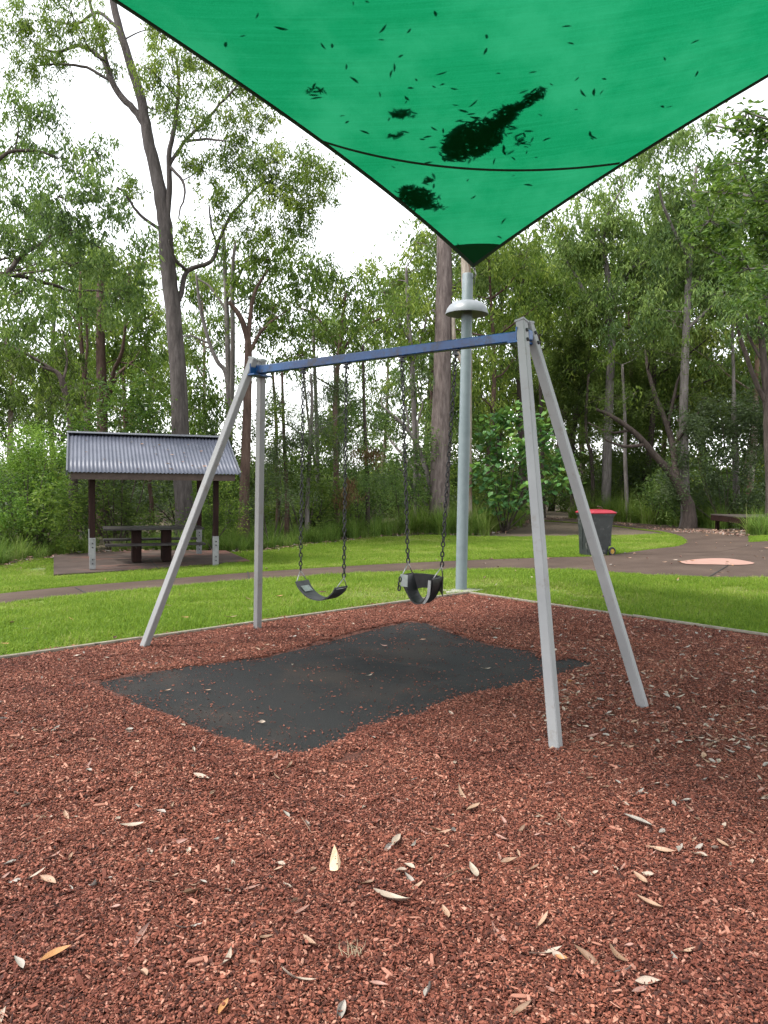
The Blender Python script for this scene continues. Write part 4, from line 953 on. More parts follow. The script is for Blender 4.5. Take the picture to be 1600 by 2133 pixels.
# front & rear beams, gable rafters
mb = MB(); 
for dp in (-.05, SDEP + .05):
    pass
def shp(a_, d_, z): p = fl + sx * a_ + sy * d_; return np.array([p[0], p[1], z])
fbz = eav_z - .045
mb = MB(); mb.beam(shp(xa + .06, -.33, fbz), shp(xb - .08, -.33, fbz), .14, .04, (0, 0, 1)); mb.build('fascia', MT['timber_fascia'], sh)
mb = MB(); mb.beam(shp(xa + .06, SDEP + .33, fbz), shp(xb - .08, SDEP + .33, fbz), .14, .04, (0, 0, 1)); mb.build('fascia', MT['timber_fascia'], sh)
for dp in (0, SDEP):
    mb = MB(); mb.beam(shp(xa + .15, dp, eav_z + .13), shp(xb - .15, dp, eav_z + .13), .14, .09, (0, 0, 1)); mb.build('beam', MT['timber'], sh)
mb = MB(); mb.beam(shp(xa + .1, SDEP / 2, ridge_z - .14), shp(xb - .1, SDEP / 2, ridge_z - .14), .16, .06, (0, 0, 1)); mb.build('ridge_beam', MT['timber'], sh)
mid_d = SDEP / 2; ov = .42
m, t, b = new_mat('corrugated_steel'); v = coords(t, 'World')
c = ramp(t, noise(t, v, 2.5, 6, .65), [(.3, (.056, .064, .090)), (.6, (.082, .090, .120)), (.8, (.105, .112, .138))])
c = mixc(t, ramp(t, noise(t, v, 9, 6, .7), [(.62, (0, 0, 0)), (.72, (.6, .6, .6))]), c, (.10, .07, .055)); t.links.new(c, b.inputs['Base Color'])
b.inputs['Roughness'].default_value = .5; b.inputs['Metallic'].default_value = .1; MT['roof'] = m
def corr(side):
    nw = int((xb - xa) / .076); nx_ = nw * 8 + 1; aa = np.linspace(xa, xb, nx_); cz = .009 * np.cos(aa / .076 * 2 * math.pi)
    d0, d1 = (-ov, mid_d) if side < 0 else (SDEP + ov, mid_d); rows = []
    for k in np.linspace(0, 1, 4):
        dd = d0 + (d1 - d0) * k; zz = eav_z + .03 + (ridge_z - eav_z - .03) * k
        rows.append(np.stack([fl[0] + sx[0] * aa + sy[0] * dd, fl[1] + sx[1] * aa + sy[1] * dd, zz + cz], -1))
    V = np.concatenate(rows); i, j = np.meshgrid(np.arange(nx_ - 1), np.arange(3)); a = (j * nx_ + i).ravel(); Fq = np.stack([a, a + 1, a + 1 + nx_, a + nx_], -1)
    o = link('roof_sheet', mesh_np('roof_sheet', V, Fq, MT['roof'], smooth=True), sh); so_ = o.modifiers.new('thick', 'SOLIDIFY'); so_.thickness = .004
    return o
corr(-1); corr(1)
MT['barge'] = worn('barge_flashing', (.13, .14, .165), (.17, .18, .21), 8, .45, metallic=.3, bumpk=0)
for xx in (xa - .015, xb + .015):
    for d0 in (-ov, SDEP + ov):
        mb = MB(); mb.beam(shp(xx, d0, eav_z + .015), shp(xx, mid_d, ridge_z - .015), .11, .03, (0, 0, 1)); mb.build('barge_board', MT['barge'], sh)
mb = MB(); mb.beam(shp(xa - .02, mid_d - .07, ridge_z + .012), shp(xb + .02, mid_d - .07, ridge_z + .012), .012, .17, (0, -.25, 1)); mb.beam(shp(xa - .02, mid_d + .07, ridge_z + .011), shp(xb + .02, mid_d + .07, ridge_z + .011), .012, .17, (0, .25, 1)); mb.build('ridge_cap', MT['barge'], sh)
# roof leaf scraps
for k in range(26):
    a_ = rng.uniform(xa + .3, xb - .1); f = rng.uniform(.05, .8); dd = -ov + (mid_d + ov) * f; zz = eav_z + .03 + (ridge_z - eav_z - .03) * f + .016
    drop_leaf('fallen_leaf', shp(a_, dd, zz), LV[int(rng.choice([0, 1, 8, 12, 13, 16, 20]))], rng.uniform(0, 6.28), 0, .6, rng.uniform(.7, 1.2), 'dry leaf lying on the corrugated shelter roof', 'dry leaves on the shelter roof')
# picnic table
tcen = shp(sL * .50, SDEP * .5, z0); yaw_s = math.atan2(sx[1], sx[0])
p1, p2 = planehit(215, 1100, tcen, sy), planehit(420, 1097, tcen, sy)
ta0, ta1 = np.dot(p1 - fl, sx), np.dot(p2 - fl, sx)
tb_ = empty('picnic_table', tcen, 'dark timber picnic table with two bench seats under the shelter', 'picnic table'); tz = z0 + .74
for q in range(5):
    mb = MB(); mb.beam(shp(ta0 + rng.normal(0, .006), SDEP * .5 - .34 + q * .17, tz), shp(ta1, SDEP * .5 - .34 + q * .17, tz + .0), .04, .155, (0, 0, 1), .004); mb.build('plank', MT['tabletop'], tb_)
for px in (284, 346):
    a_ = np.dot(planehit(px, 1160, tcen, sy) - fl, sx)
    mb = MB(); mb.frame_box(shp(a_, SDEP * .5, (z0 + tz - .02) / 2), sx, sy, (0, 0, 1), .10, .20, (tz - .02 - z0) / 2, .006); mb.build('pedestal', MT['timber'], tb_)
    mb = MB(); mb.beam(shp(a_, SDEP * .5 - .72, z0 + .37), shp(a_, SDEP * .5 + .72, z0 + .37), .07, .07, (0, 0, 1)); mb.build('support_arm', MT['timber'], tb_)
for dd in (-.68, .68):
    bn_ = None
    for q in (-.075, .075):
        mb = MB(); mb.beam(shp(ta0 + .02, SDEP * .5 + dd + q, z0 + .43), shp(ta1 - .02, SDEP * .5 + dd + q, z0 + .43), .04, .14, (0, 0, 1), .004); mb.build('bench_plank', MT['tabletop'], tb_)

# ------------------------------------------------------------------ wheelie bin
bb = gnd(1238, 1156, dz=.012); BD = bb[1]
rd = np.array([.86, .42, 0]); rd /= np.linalg.norm(rd); sdv = np.array([-rd[1], rd[0], 0])  # rd points to the rear (handle side)
bi = empty('wheelie_bin', bb, 'dark grey wheelie bin with a red lid standing beside the path', 'rubbish bin')
def bin_ring(z, hx, hy, off, b=.03):
    pts = [(hx - b, -hy), (hx, -hy + b), (hx, hy - b), (hx - b, hy), (-hx + b, hy), (-hx, hy - b), (-hx, -hy + b), (-hx + b, -hy)]
    return [bb + rd * (p[0] + off) + sdv * p[1] + np.array([0, 0, z]) for p in pts]
def loft(rings, capb=True, capt=True):
    V = sum(rings, []); k = len(rings[0]); F = [(r * k + i, r * k + (i + 1) % k, (r + 1) * k + (i + 1) % k, (r + 1) * k + i) for r in range(len(rings) - 1) for i in range(k)]
    if capb: F.append(tuple(range(k - 1, -1, -1)))
    if capt: F.append(tuple((len(rings) - 1) * k + i for i in range(k)))
    return V, F
mb = MB(); mb.add(*loft([bin_ring(.0, .235, .20, -.03), bin_ring(.02, .25, .215, -.03), bin_ring(.55, .295, .25, 0), bin_ring(.91, .325, .272, 0), bin_ring(.912, .345, .292, 0), bin_ring(.97, .35, .296, 0), bin_ring(.972, .30, .25, 0)]))
for q in (-.08, .08): mb.frame_box(bb + sdv * q + rd * -.30 + np.array([0, 0, .45]), rd, sdv, (-.045, -.02, 1) / np.linalg.norm((-.045, -.02, 1)), .008, .012, .36)
bo = mb.build('body', MT['binbody'], bi)
mb = MB(); mb.frame_box(bb + rd * .30 + np.array([0, 0, .55]), rd, sdv, (0, 0, 1), .03, .19, .34, .01); mb.build('rear_panel', MT['binbody'], bi)
mb = MB(); mb.add(*loft([bin_ring(.965, .365, .305, .01), bin_ring(.985, .372, .312, .01), bin_ring(1.01, .34, .28, .01), bin_ring(1.04, .28, .22, .03), bin_ring(1.05, .2, .15, .04)])); mb.build('lid', MT['binlid'], bi)
mb = MB(); mb.tube([bb + rd * .34 + sdv * -.24 + np.array([0, 0, .95]), bb + rd * .43 + sdv * -.22 + np.array([0, 0, .99]), bb + rd * .43 + sdv * .22 + np.array([0, 0, .99]), bb + rd * .34 + sdv * .24 + np.array([0, 0, .95])], .016, 8); mb.build('handle', MT['binbody'], bi)
for q in (-1, 1):
    wc = bb + rd * .30 + sdv * q * .245 + np.array([0, 0, .10]); axs = sdv * q
    mb = MB(); mb.lathe([(.060, -.025), (.092, -.025), (.10, -.012), (.10, .012), (.092, .025), (.060, .025), (.060, -.025)], wc, 22, axs); wh = mb.build('wheel', MT['black'], bi, True)
    mb = MB(); mb.lathe([(.061, -.02), (.061, .018), (.050, .023), (.044, .014), (.024, .014), (.022, .027), (.01, .03)], wc, 20, axs); mb.build('rim', MT['yellow'], wh)
mb = MB(); mb.tube([bb + rd * .30 - sdv * .25 + np.array([0, 0, .10]), bb + rd * .30 + sdv * .25 + np.array([0, 0, .10])], .012, 8); mb.build('axle', MT['bolt'], bi)
# emblem ring and code strip on the front face
fc = bb - rd * .313 - sdv * .09 + np.array([0, 0, .77])
mb = MB(); mb.lathe([(.018, 0), (.034, 0), (.034, .003), (.018, .003), (.018, 0)], fc, 18, -rd); mb.frame_box(fc - np.array([0, 0, .075]), sdv, (0, 0, 1), rd, .035, .005, .002); mb.build('emblem', MT['white'], bo)
# curled bark strip on the lid
mb = MB(); p = bb + rd * .12 - sdv * .1 + np.array([0, 0, 1.06]); mb.tube([p, p + rd * -.06 + np.array([0, 0, .05]), p + rd * -.14 + np.array([0, 0, .07]), p + rd * -.17 + np.array([0, 0, .055])], [.012, .016, .012, .006], 6)
setp(mb.build('bark_strip', MT['bark_red']), 'curled reddish strip of bark lying on the red bin lid', 'bark')

# ------------------------------------------------------------------ low timber platform
q0, q1 = gnd(1544, 1101), gnd(1512, 1099)
pc = gnd(1540, 1106); pd = empty('platform', pc, 'low dark timber platform on short legs beside the path at right', 'platform')
PWX = np.array([.985, .17, 0]); PWX /= np.linalg.norm(PWX); PWY = np.array([-PWX[1], PWX[0], 0]); pz = gzf(pc[0], pc[1]) + .52
a0 = pc.copy(); a0[2] = 0
for k in range(9):
    w = 1.9 / 9; c_ = a0 + PWX * 1.7 + PWY * (w * (k + .5) - .05) ; c_[2] = pz
    mb = MB(); mb.frame_box(c_, PWX, PWY, (0, 0, 1), 1.72, w / 2 - .006, .02, .003); mb.build('plank', MT['platform'], pd)
for yy in (-.02, 1.82):
    c_ = a0 + PWX * 1.7 + PWY * yy; c_[2] = pz - .13; mb = MB(); mb.frame_box(c_, PWX, PWY, (0, 0, 1), 1.7, .025, .10); mb.build('side_board', MT['timber'], pd)
for xx in (.0, 3.4):
    c_ = a0 + PWX * xx + PWY * .9; c_[2] = pz - .131; mb = MB(); mb.frame_box(c_, PWX, PWY, (0, 0, 1), .025, .90, .10); mb.build('end_board', MT['timber'], pd)
for xx in (.2, 1.6, 3.1):
    for yy in (.1, 1.7):
        c_ = a0 + PWX * xx + PWY * yy; gq = gzf(c_[0], c_[1]); c_[2] = (gq - .1 + pz - .05) / 2; mb = MB(); mb.frame_box(c_, PWX, PWY, (0, 0, 1), .06, .06, (pz - .05 - gq + .1) / 2); mb.build('leg', MT['timber'], pd)

# ------------------------------------------------------------------ vegetation helpers
class Veg:
    def __init__(s): s.w = MB(); s.LV = []; s.LT = []; s.nodes = []
    def limb(s, P, R, sides=8, sub=4, wob=.0):
        P, R = smoothline(P, R, sub)
        if wob: P[1:-1] += rng.normal(0, wob, (len(P) - 2, 3))
        s.w.tube(P, np.maximum(R, .004), sides, True); s.nodes += [(p, r) for p, r in zip(P, R)]
    def leaves(s, C, L, Wd, droop, tint, spread=1.0):
        n = len(C)
        if n == 0: return
        az = rng.uniform(0, 6.283, n); d = np.stack([np.cos(az) * spread, np.sin(az) * spread, rng.normal(0, .45, n) - droop], -1); d /= np.linalg.norm(d, axis=1)[:, None]
        rr = rng.normal(0, 1, (n, 3)); sd_ = np.cross(d, rr); sd_ /= np.linalg.norm(sd_, axis=1)[:, None] + 1e-9; nr = np.cross(d, sd_)
        l = (L * rng.uniform(.45, 1.35, n))[:, None]; w = (Wd * rng.uniform(.7, 1.25, n))[:, None] / 2
        mid = C + d * l * .42 + nr * w * .5; V = np.stack([C, mid + sd_ * w, C + d * l - nr * w * .8, mid - sd_ * w], 1)
        s.LV.append(V.reshape(-1, 3)); s.LT.append(np.repeat(np.clip(tint, 0, 1), 4))
    def clump(s, c, r, cover=1.1, L=.17, Wd=.04, droop=1.0, tint=.45, sub=.26, connect=True, spread=.8, tw=1.0, maxn=6000):
        c = np.asarray(c, float); r = np.asarray(r, float); rm = r.mean()
        n = int(min(maxn, cover * math.pi * r[0] * r[2] / (.62 * L * Wd))); k = int(np.clip(tw * (rm / sub) ** 2 * 1.5 + 3, 5, 60))
        dr_ = rng.normal(0, 1, (k, 3)); dr_ /= np.linalg.norm(dr_, axis=1)[:, None]; S = c + dr_ * r * (rng.uniform(0, 1, k) ** .45)[:, None]
        wt = rng.uniform(.15, 1, k); ii = rng.choice(k, n, p=wt / wt.sum()); sz = rng.uniform(.6, 1.35, k); off = rng.normal(0, 1, (n, 3)) * sub * np.array([.62, .62, .72]) * sz[ii][:, None]; 
        ct = tint + rng.normal(0, .10); st = ct + rng.normal(0, .19, k)
        s.leaves(S[ii] + off, L, Wd, droop, st[ii] + rng.normal(0, .12, n), spread)
        if connect and s.nodes:
            N_ = np.array([q[0] for q in s.nodes]); dd = np.linalg.norm(N_ - c, axis=1) + .35 * np.clip(N_[:, 2] - c[2] + .4, 0, 9); q = int(np.argmin(dd)); p0, r0 = s.nodes[q]
            Ln = np.linalg.norm(c - p0); r1 = min(r0 * .55, .012 + .012 * Ln)
            mid = p0 * .5 + c * .5 + rng.normal(0, .08 * Ln, 3) + np.array([0, 0, .05 * Ln]); s.limb(np.array([p0, mid, c]), np.array([r1, r1 * .7, .010]), 5, 4)
            for a_ in S[:min(k, 7)]:
                m_ = (c + a_) / 2 + rng.normal(0, .06 * rm, 3); s.w.tube([c, m_, a_], [.010, .007, .004], 3, False)
    def finish(s, name, loc, bark, leaf, label, cat, group=None, crown='crown', wood='trunk'):
        root = empty(name, loc, label, cat, group)
        if s.w.n: s.w.build(wood, bark, root, True)
        if s.LV:
            V = np.concatenate(s.LV); Fq = np.arange(len(V), dtype=np.int32).reshape(-1, 4)
            link(crown, mesh_np(crown, V, Fq, leaf, {'tint': np.concatenate(s.LT)}), root)
        return root
EDGE_PX = proj(np.array([[p[0], p[1], p[2]] for p in LAWN_FAR]))
def edge_depth(px): return float(np.interp(px, EDGE_PX[:, 0], EDGE_PX[:, 2]))
def ptree(name, label, D, trunk, branches=(), clumps=(), bark='bark', leaf='gum', cat='tree', group=None, base=None, jit=1.2, cl=None, flare=1.5, sides=10, free=False):
    D = D if free else max(D, edge_depth(trunk[0][0]) + rng.uniform(1.2, 2.5))
    v = Veg(); cl = dict(cl or {}); dirx = {}
    pts = [at(x, y, D) for x, y, w in trunk]; rad = [w / 2 / F0 * D for x, y, w in trunk]
    b0 = pts[0].copy(); g = gzf(b0[0], b0[1]) - .12
    P = [np.array([b0[0], b0[1], g])] + pts; R = [rad[0] * flare] + rad
    if pts[0][2] < g: P = P[1:]; R = R[1:]
    P = np.array(P); 
    if len(P) > 3: P[2:, 1] += np.cumsum(rng.normal(0, .03, len(P) - 2))
    v.limb(P, np.array(R), sides, 5, rad[0] * .03)
    for br in branches:
        d0 = np.linalg.norm(np.array([n_[0] for n_ in v.nodes]) - at(br[0][0], br[0][1], D), axis=1); q = v.nodes[int(np.argmin(d0))][0]; dq = proj(q)[2]; step = rng.normal(0, .35)
        Pb = [q] + [at(x, y, dq + step * (k + 1)) for k, (x, y, w) in enumerate(br[1:])]; Rb = [w / 2 / F0 * D for x, y, w in br]
        v.limb(np.array(Pb), np.array(Rb), 7, 4, .008)
    par = dict(L=.0070 * D + .02, Wd=.0021 * D + .004, droop=1.15, tint=.52, cover=1.9, sub=.0072 * D); par.update(cl)
    for c in clumps:
        x, y, rx, ry = c[:4]; k = dict(par); 
        if len(c) > 4: k.update(c[4])
        rx, ry = rx / F0 * D, ry / F0 * D; v.clump(at(x, y, D + rng.uniform(-jit, jit)), (rx, (rx + ry) / 2, ry), **k)
    return v.finish(name, (P[0][0], P[0][1], gzf(P[0][0], P[0][1])), MT[bark], MT[leaf], label, cat, group)

# ------------------------------------------------------------------ the trees one can pick out
ptree('gum_tree', 'tall grey gum tree with forking crooked trunk behind the picnic shelter', 20.5,
      [(386, 1080, 40), (378, 950, 38), (372, 800, 35), (360, 650, 33), (346, 530, 32), (343, 470, 30), (326, 375, 27), (306, 285, 24), (291, 205, 20), (263, 112, 17), (236, 20, 15), (216, -90, 12)],
      [[(306, 275, 15), (285, 235, 14), (256, 205, 14), (233, 170, 13), (222, 140, 11), (205, 115, 9), (165, 96, 8), (120, 108, 6), (90, 102, 4)],
       [(223, 140, 9), (211, 80, 8), (195, 35, 7), (180, -20, 6)], [(250, 50, 8), (205, 25, 7), (160, 50, 6), (110, 45, 4)], [(222, 140, 7), (180, 140, 6), (130, 133, 5), (75, 137, 3)],
       [(349, 470, 13), (353, 400, 12), (352, 328, 11), (364, 262, 9), (372, 190, 6), (368, 120, 4)], [(352, 340, 8), (385, 295, 7), (425, 255, 6), (470, 205, 5), (505, 165, 3)], [(385, 300, 6), (430, 290, 5), (470, 294, 3)],
       [(362, 640, 12), (376, 617, 11), (391, 564, 10), (440, 545, 9), (456, 502, 8), (478, 455, 7), (502, 425, 6), (535, 392, 5), (575, 372, 3)], [(352, 352, 7), (380, 377, 6), (384, 410, 4), (372, 455, 3), (395, 470, 2)],
       [(342, 480, 8), (310, 462, 7), (285, 440, 6), (262, 405, 5), (245, 390, 3)], [(392, 564, 8), (365, 540, 7), (352, 500, 4)], [(456, 502, 5), (440, 470, 4), (436, 430, 3)]],
      [(50, 60, 80, 60), (150, 30, 80, 50), (100, 120, 70, 40), (200, 80, 50, 40), (60, 150, 60, 35), (235, 145, 30, 25), (310, 140, 35, 50), (362, 160, 55, 65), (345, 235, 40, 50), (330, 60, 45, 40), (420, 120, 55, 45), (460, 165, 55, 50), (520, 200, 50, 45), (470, 245, 55, 45), (560, 240, 40, 35), (400, 250, 40, 45),
       (420, 350, 55, 45), (490, 340, 65, 45), (570, 340, 65, 50), (640, 350, 60, 45), (560, 415, 75, 45), (650, 410, 55, 45), (460, 420, 50, 45), (520, 480, 70, 45), (620, 470, 60, 40), (270, 390, 45, 30), (415, 490, 45, 40), (690, 360, 28, 30), (500, 300, 55, 35), (610, 390, 60, 45), (540, 360, 55, 40)], 'bark_tall', 'gum', cl=dict(tint=.6, cover=2.1, L=.135, Wd=.038))
ptree('gum_tree', 'spreading gum with dark drooping limbs reaching in from the left edge', 17, [(-150, 1000, 40), (-140, 800, 36), (-120, 640, 30), (-60, 585, 24), (0, 570, 18)],
      [[(0, 570, 12), (26, 558, 11), (46, 531, 10), (92, 505, 9), (125, 480, 7), (180, 500, 5), (215, 520, 4)], [(-20, 574, 11), (22, 572, 10), (66, 580, 9), (112, 594, 8), (157, 607, 6), (210, 606, 4), (260, 625, 3)], [(-120, 640, 14), (-60, 420, 12), (0, 330, 8), (60, 312, 6), (120, 330, 4)], [(66, 580, 5), (120, 560, 4), (170, 545, 3)]],
      [(30, 230, 75, 50), (100, 240, 55, 45), (30, 320, 85, 55), (130, 330, 75, 45), (205, 320, 50, 40), (30, 420, 80, 60), (120, 410, 75, 60), (205, 400, 60, 55), (40, 500, 75, 50), (150, 480, 80, 50), (235, 450, 45, 60), (40, 610, 80, 45), (130, 545, 80, 45), (220, 550, 65, 55), (50, 680, 70, 45), (165, 640, 75, 40), (270, 610, 50, 55), (300, 520, 35, 50), (235, 640, 50, 40)], 'bark_dark', 'gum_blue', cl=dict(tint=.5), free=True)
ptree('gum_tree', 'thick brown trunk gum straight behind the shelter roof', 25, [(214, 960, 24), (213, 850, 22), (209, 740, 20), (208, 640, 17), (210, 560, 12)], [[(212, 880, 10), (235, 780, 9), (255, 730, 7), (262, 660, 4)], [(213, 880, 9), (240, 790, 8), (280, 750, 4)]],
      [(150, 700, 50, 45), (230, 690, 60, 50), (290, 660, 45, 50), (270, 740, 55, 45), (210, 760, 40, 40), (300, 720, 40, 50), (320, 790, 40, 45)], 'bark_red', 'gum', cl=dict(tint=.35))
ptree('gum_tree', 'slender double stemmed gum left of the thick brown trunk', 24, [(188, 960, 9), (184, 850, 10), (173, 760, 9), (168, 650, 8), (170, 560, 5)], [[(178, 790, 6), (182, 720, 5), (178, 650, 3)], [(168, 690, 5), (150, 655, 4), (120, 640, 3)]], [(130, 690, 40, 35), (180, 650, 45, 40), (100, 650, 40, 35), (185, 800, 35, 30)], 'bark_red', 'gum', cl=dict(tint=.4, cover=.9))
ptree('gum_tree', 'leaning dark gum with side limbs at far left of the shelter', 22, [(152, 950, 16), (145, 860, 15), (132, 800, 13), (118, 775, 9), (85, 765, 6)], [[(145, 845, 7), (118, 825, 6), (90, 838, 3)], [(118, 775, 7), (60, 740, 6), (10, 715, 4)], [(135, 800, 6), (140, 740, 5), (130, 700, 3)]],
      [(90, 770, 60, 45), (30, 750, 60, 45), (140, 745, 45, 45), (60, 830, 55, 40), (120, 850, 55, 40), (170, 830, 35, 40), (90, 890, 60, 35), (20, 700, 40, 30)], 'bark_dark', 'olive', cl=dict(tint=.42))
ptree('gum_tree', 'big straight gum trunk with grey brown bark beside the steel pole', 20, [(919, 1118, 56), (917, 1085, 47), (916, 1040, 42), (917, 960, 40), (921, 800, 37), (924, 650, 34), (926, 500, 31), (928, 400, 28), (932, 250, 25), (936, 60, 22), (930, -200, 18), (940, -420, 12)],
      [[(928, 380, 12), (880, 300, 10), (820, 180, 8), (760, 60, 5)], [(934, 120, 12), (1000, 0, 10), (1080, -120, 8), (1120, -260, 5)], [(930, -180, 10), (860, -300, 8), (800, -420, 5)]],
      [(780, 60, 120, 90), (860, -20, 130, 90), (1050, -100, 140, 100), (1120, -280, 130, 100), (940, -450, 160, 110), (780, -380, 140, 100), (880, -220, 130, 90), (1060, -380, 130, 100)], 'bark', 'gum', flare=1.9, cl=dict(cover=.9))
ptree('gum_tree', 'pale trunk gum with peeling bark hidden half behind the steel pole', 23, [(972, 1075, 24), (972, 900, 22), (973, 700, 21), (971, 560, 20), (962, 440, 19), (955, 300, 18), (950, 100, 14)], [[(975, 520, 10), (1010, 440, 8), (1040, 380, 5)], [(957, 780, 12), (948, 720, 10), (944, 640, 8)]], [(1040, 360, 60, 50), (960, 80, 120, 80), (870, 160, 90, 60)], 'bark_pale', 'gum', cl=dict(cover=.8))
ptree('leaning_tree', 'small leaning tree with bare grey branches left of the big trunk', 21, [(906, 1085, 14), (902, 1040, 12), (890, 985, 11), (868, 925, 9), (840, 885, 8), (812, 860, 6), (795, 845, 4)],
      [[(904, 1060, 9), (878, 1000, 8), (852, 962, 7), (820, 925, 6), (806, 905, 3)], [(876, 940, 5), (870, 880, 4), (880, 840, 3), (862, 800, 2)], [(853, 900, 5), (848, 860, 4), (838, 830, 2)], [(903, 1070, 8), (870, 1030, 6), (845, 990, 5), (830, 975, 3)], [(866, 980, 4), (840, 960, 4), (815, 955, 2)], [(900, 1080, 6), (872, 1052, 5), (850, 1030, 3)]],
      [(800, 830, 45, 40, dict(cover=.7)), (850, 810, 40, 40, dict(cover=.6)), (790, 890, 35, 30, dict(cover=.6)), (880, 790, 30, 35, dict(cover=.6)), (840, 930, 30, 25, dict(cover=.35))], 'bark_grey', 'grey_leaf', cl=dict(tint=.55))
# middle group
ptree('gum_tree', 'twin grey stems rising side by side right of the tall forking gum', 26, [(478, 960, 12), (477, 850, 12), (474, 700, 11), (470, 580, 9), (465, 470, 6)], [[(488, 960, 11), (485, 760, 10), (484, 600, 9), (490, 500, 5)], [(472, 630, 8), (505, 560, 6), (530, 520, 3)], [(474, 640, 6), (440, 600, 5), (412, 580, 3)]],
      [(430, 590, 50, 40), (500, 590, 50, 50), (560, 560, 55, 45), (470, 520, 50, 40), (450, 680, 45, 40), (560, 640, 50, 45), (400, 620, 35, 40)], 'bark_grey', 'gum', cl=dict(tint=.42))
ptree('gum_tree', 'slanting thin gum leaning right between the shelter and the swing legs', 24, [(476, 900, 9), (471, 785, 9), (452, 752, 9), (436, 715, 8), (417, 640, 7), (408, 570, 4)], [[(437, 717, 5), (400, 700, 4), (378, 702, 2)]], [(400, 720, 45, 40), (420, 800, 45, 50), (400, 860, 45, 35), (450, 840, 40, 40), (440, 900, 40, 35)], 'bark_grey', 'gum', cl=dict(tint=.4))
ptree('gum_tree', 'reddish brown thick trunk standing behind the left swing legs', 23, [(508, 1060, 22), (512, 950, 20), (515, 850, 18), (517, 740, 16), (514, 700, 13), (500, 660, 11), (478, 630, 8)], [[(516, 720, 11), (522, 650, 9), (535, 600, 7), (560, 560, 4)], [(517, 735, 9), (545, 690, 7), (580, 660, 4)]],
      [(570, 640, 55, 45), (620, 590, 55, 45), (540, 690, 50, 40), (610, 680, 55, 40), (520, 620, 40, 35), (560, 540, 45, 40)], 'bark_red', 'gum', cl=dict(tint=.4))
ptree('gum_tree', 'gum with leafy green crown above the blue crossbeam left half', 22, [(702, 1060, 11), (700, 950, 11), (698, 850, 10), (704, 760, 9), (712, 680, 7), (720, 610, 5)], [[(704, 740, 7), (745, 690, 6), (800, 660, 4)], [(706, 720, 6), (660, 660, 5), (620, 640, 3)]],
      [(640, 640, 60, 45), (700, 620, 60, 50), (660, 700, 60, 40), (740, 600, 60, 45), (800, 610, 55, 45), (770, 650, 55, 40), (720, 690, 55, 40), (620, 740, 50, 35), (850, 640, 35, 40), (690, 560, 45, 40)], 'bark_red', 'gum', cl=dict(tint=.42, cover=1.2))
ptree('gum_tree', 'thin pale twin trunks seen between the two belt swing chains', 27, [(662, 1060, 8), (660, 900, 8), (655, 760, 7), (650, 640, 5)], [[(664, 1000, 6), (640, 860, 5), (632, 760, 3)]], [(640, 560, 50, 40), (680, 600, 45, 45), (600, 520, 50, 40)], 'bark_grey', 'gum', cl=dict(tint=.5))
ptree('she_oak', 'fine leaved grey green she-oak behind the belt swing chains', 21, [(640, 1060, 9), (645, 950, 8), (650, 850, 7), (648, 780, 4)], [[(648, 930, 4), (610, 890, 3), (580, 880, 2)], [(648, 900, 4), (690, 880, 3), (715, 860, 2)]],
      [(580, 850, 60, 50), (640, 820, 60, 50), (690, 810, 50, 50), (600, 920, 60, 45), (660, 890, 60, 50), (560, 960, 50, 40), (640, 970, 55, 40), (700, 930, 40, 45)], 'bark_grey', 'grey_leaf', cl=dict(tint=.62, Wd=.018, L=.15, cover=.8, sub=.2))
for k, (x, D, top, lab) in enumerate([(575, 26, 780, 'thin reddish sapling just right of the rear left swing leg'), (594, 25, 770, 'thin straight sapling left of the belt swing chains'), (312, 25, 880, 'thin red barked trunk seen under the shelter roof between its posts'), (452, 28, 900, 'dark crooked sapling behind the right shelter posts'), (762, 27, 720, 'slender dark sapling right of the belt swing'), (1128, 28, 640, 'thin dark trunk seen between the right swing legs'), (1232, 27, 780, 'thin dark trunk rising behind the red bin lid'), (1302, 30, 760, 'thin pale trunk right of the bin in the dark thicket'), (1530, 33, 600, 'pale smooth trunk in the bright gap at right')]):
    ptree('sapling', lab, D, [(x + 4, 1050, 9 if x != 1530 else 14), (x, (1050 + top) / 2 + 40, 8 if x != 1530 else 12), (x + rng.normal(0, 5), (1050 + top) / 2 - 20, 7), (x - 6, top, 5)], [], [(x - 30, top - 10, 38, 32), (x + 35, top - 30, 40, 35), (x + rng.normal(0, 10), top + 60, 30, 25, dict(cover=.5))], 'bark_red' if k < 3 else ('bark_grey' if x in (1302, 1530) else 'bark_dark'), 'gum', cl=dict(tint=.42, cover=.8))
ptree('gum_tree', 'mid height gum with fresh green crown between the crossbeam and the big trunk', 30, [(868, 1050, 12), (864, 900, 11), (858, 760, 10), (850, 650, 8), (846, 560, 5)], [[(858, 750, 7), (885, 680, 5), (893, 620, 3)], [(856, 720, 6), (820, 650, 4), (800, 610, 3)]],
      [(868, 505, 35, 28), (850, 550, 45, 35), (885, 560, 30, 40), (820, 590, 45, 38), (870, 620, 42, 40), (835, 660, 45, 38), (885, 690, 32, 40), (800, 690, 40, 35), (850, 730, 42, 35), (760, 560, 35, 32)], 'bark_grey', 'gum', cl=dict(tint=.62))
ptree('gum_tree', 'pale hazy tree in the distance at the far left edge', 46, [(20, 1000, 12), (22, 850, 10), (26, 780, 6)], [], [(10, 830, 40, 40), (50, 850, 40, 35), (20, 890, 50, 35), (-30, 860, 40, 40), (75, 880, 35, 30)], 'bark_pale', 'gum_blue', cl=dict(tint=.7))
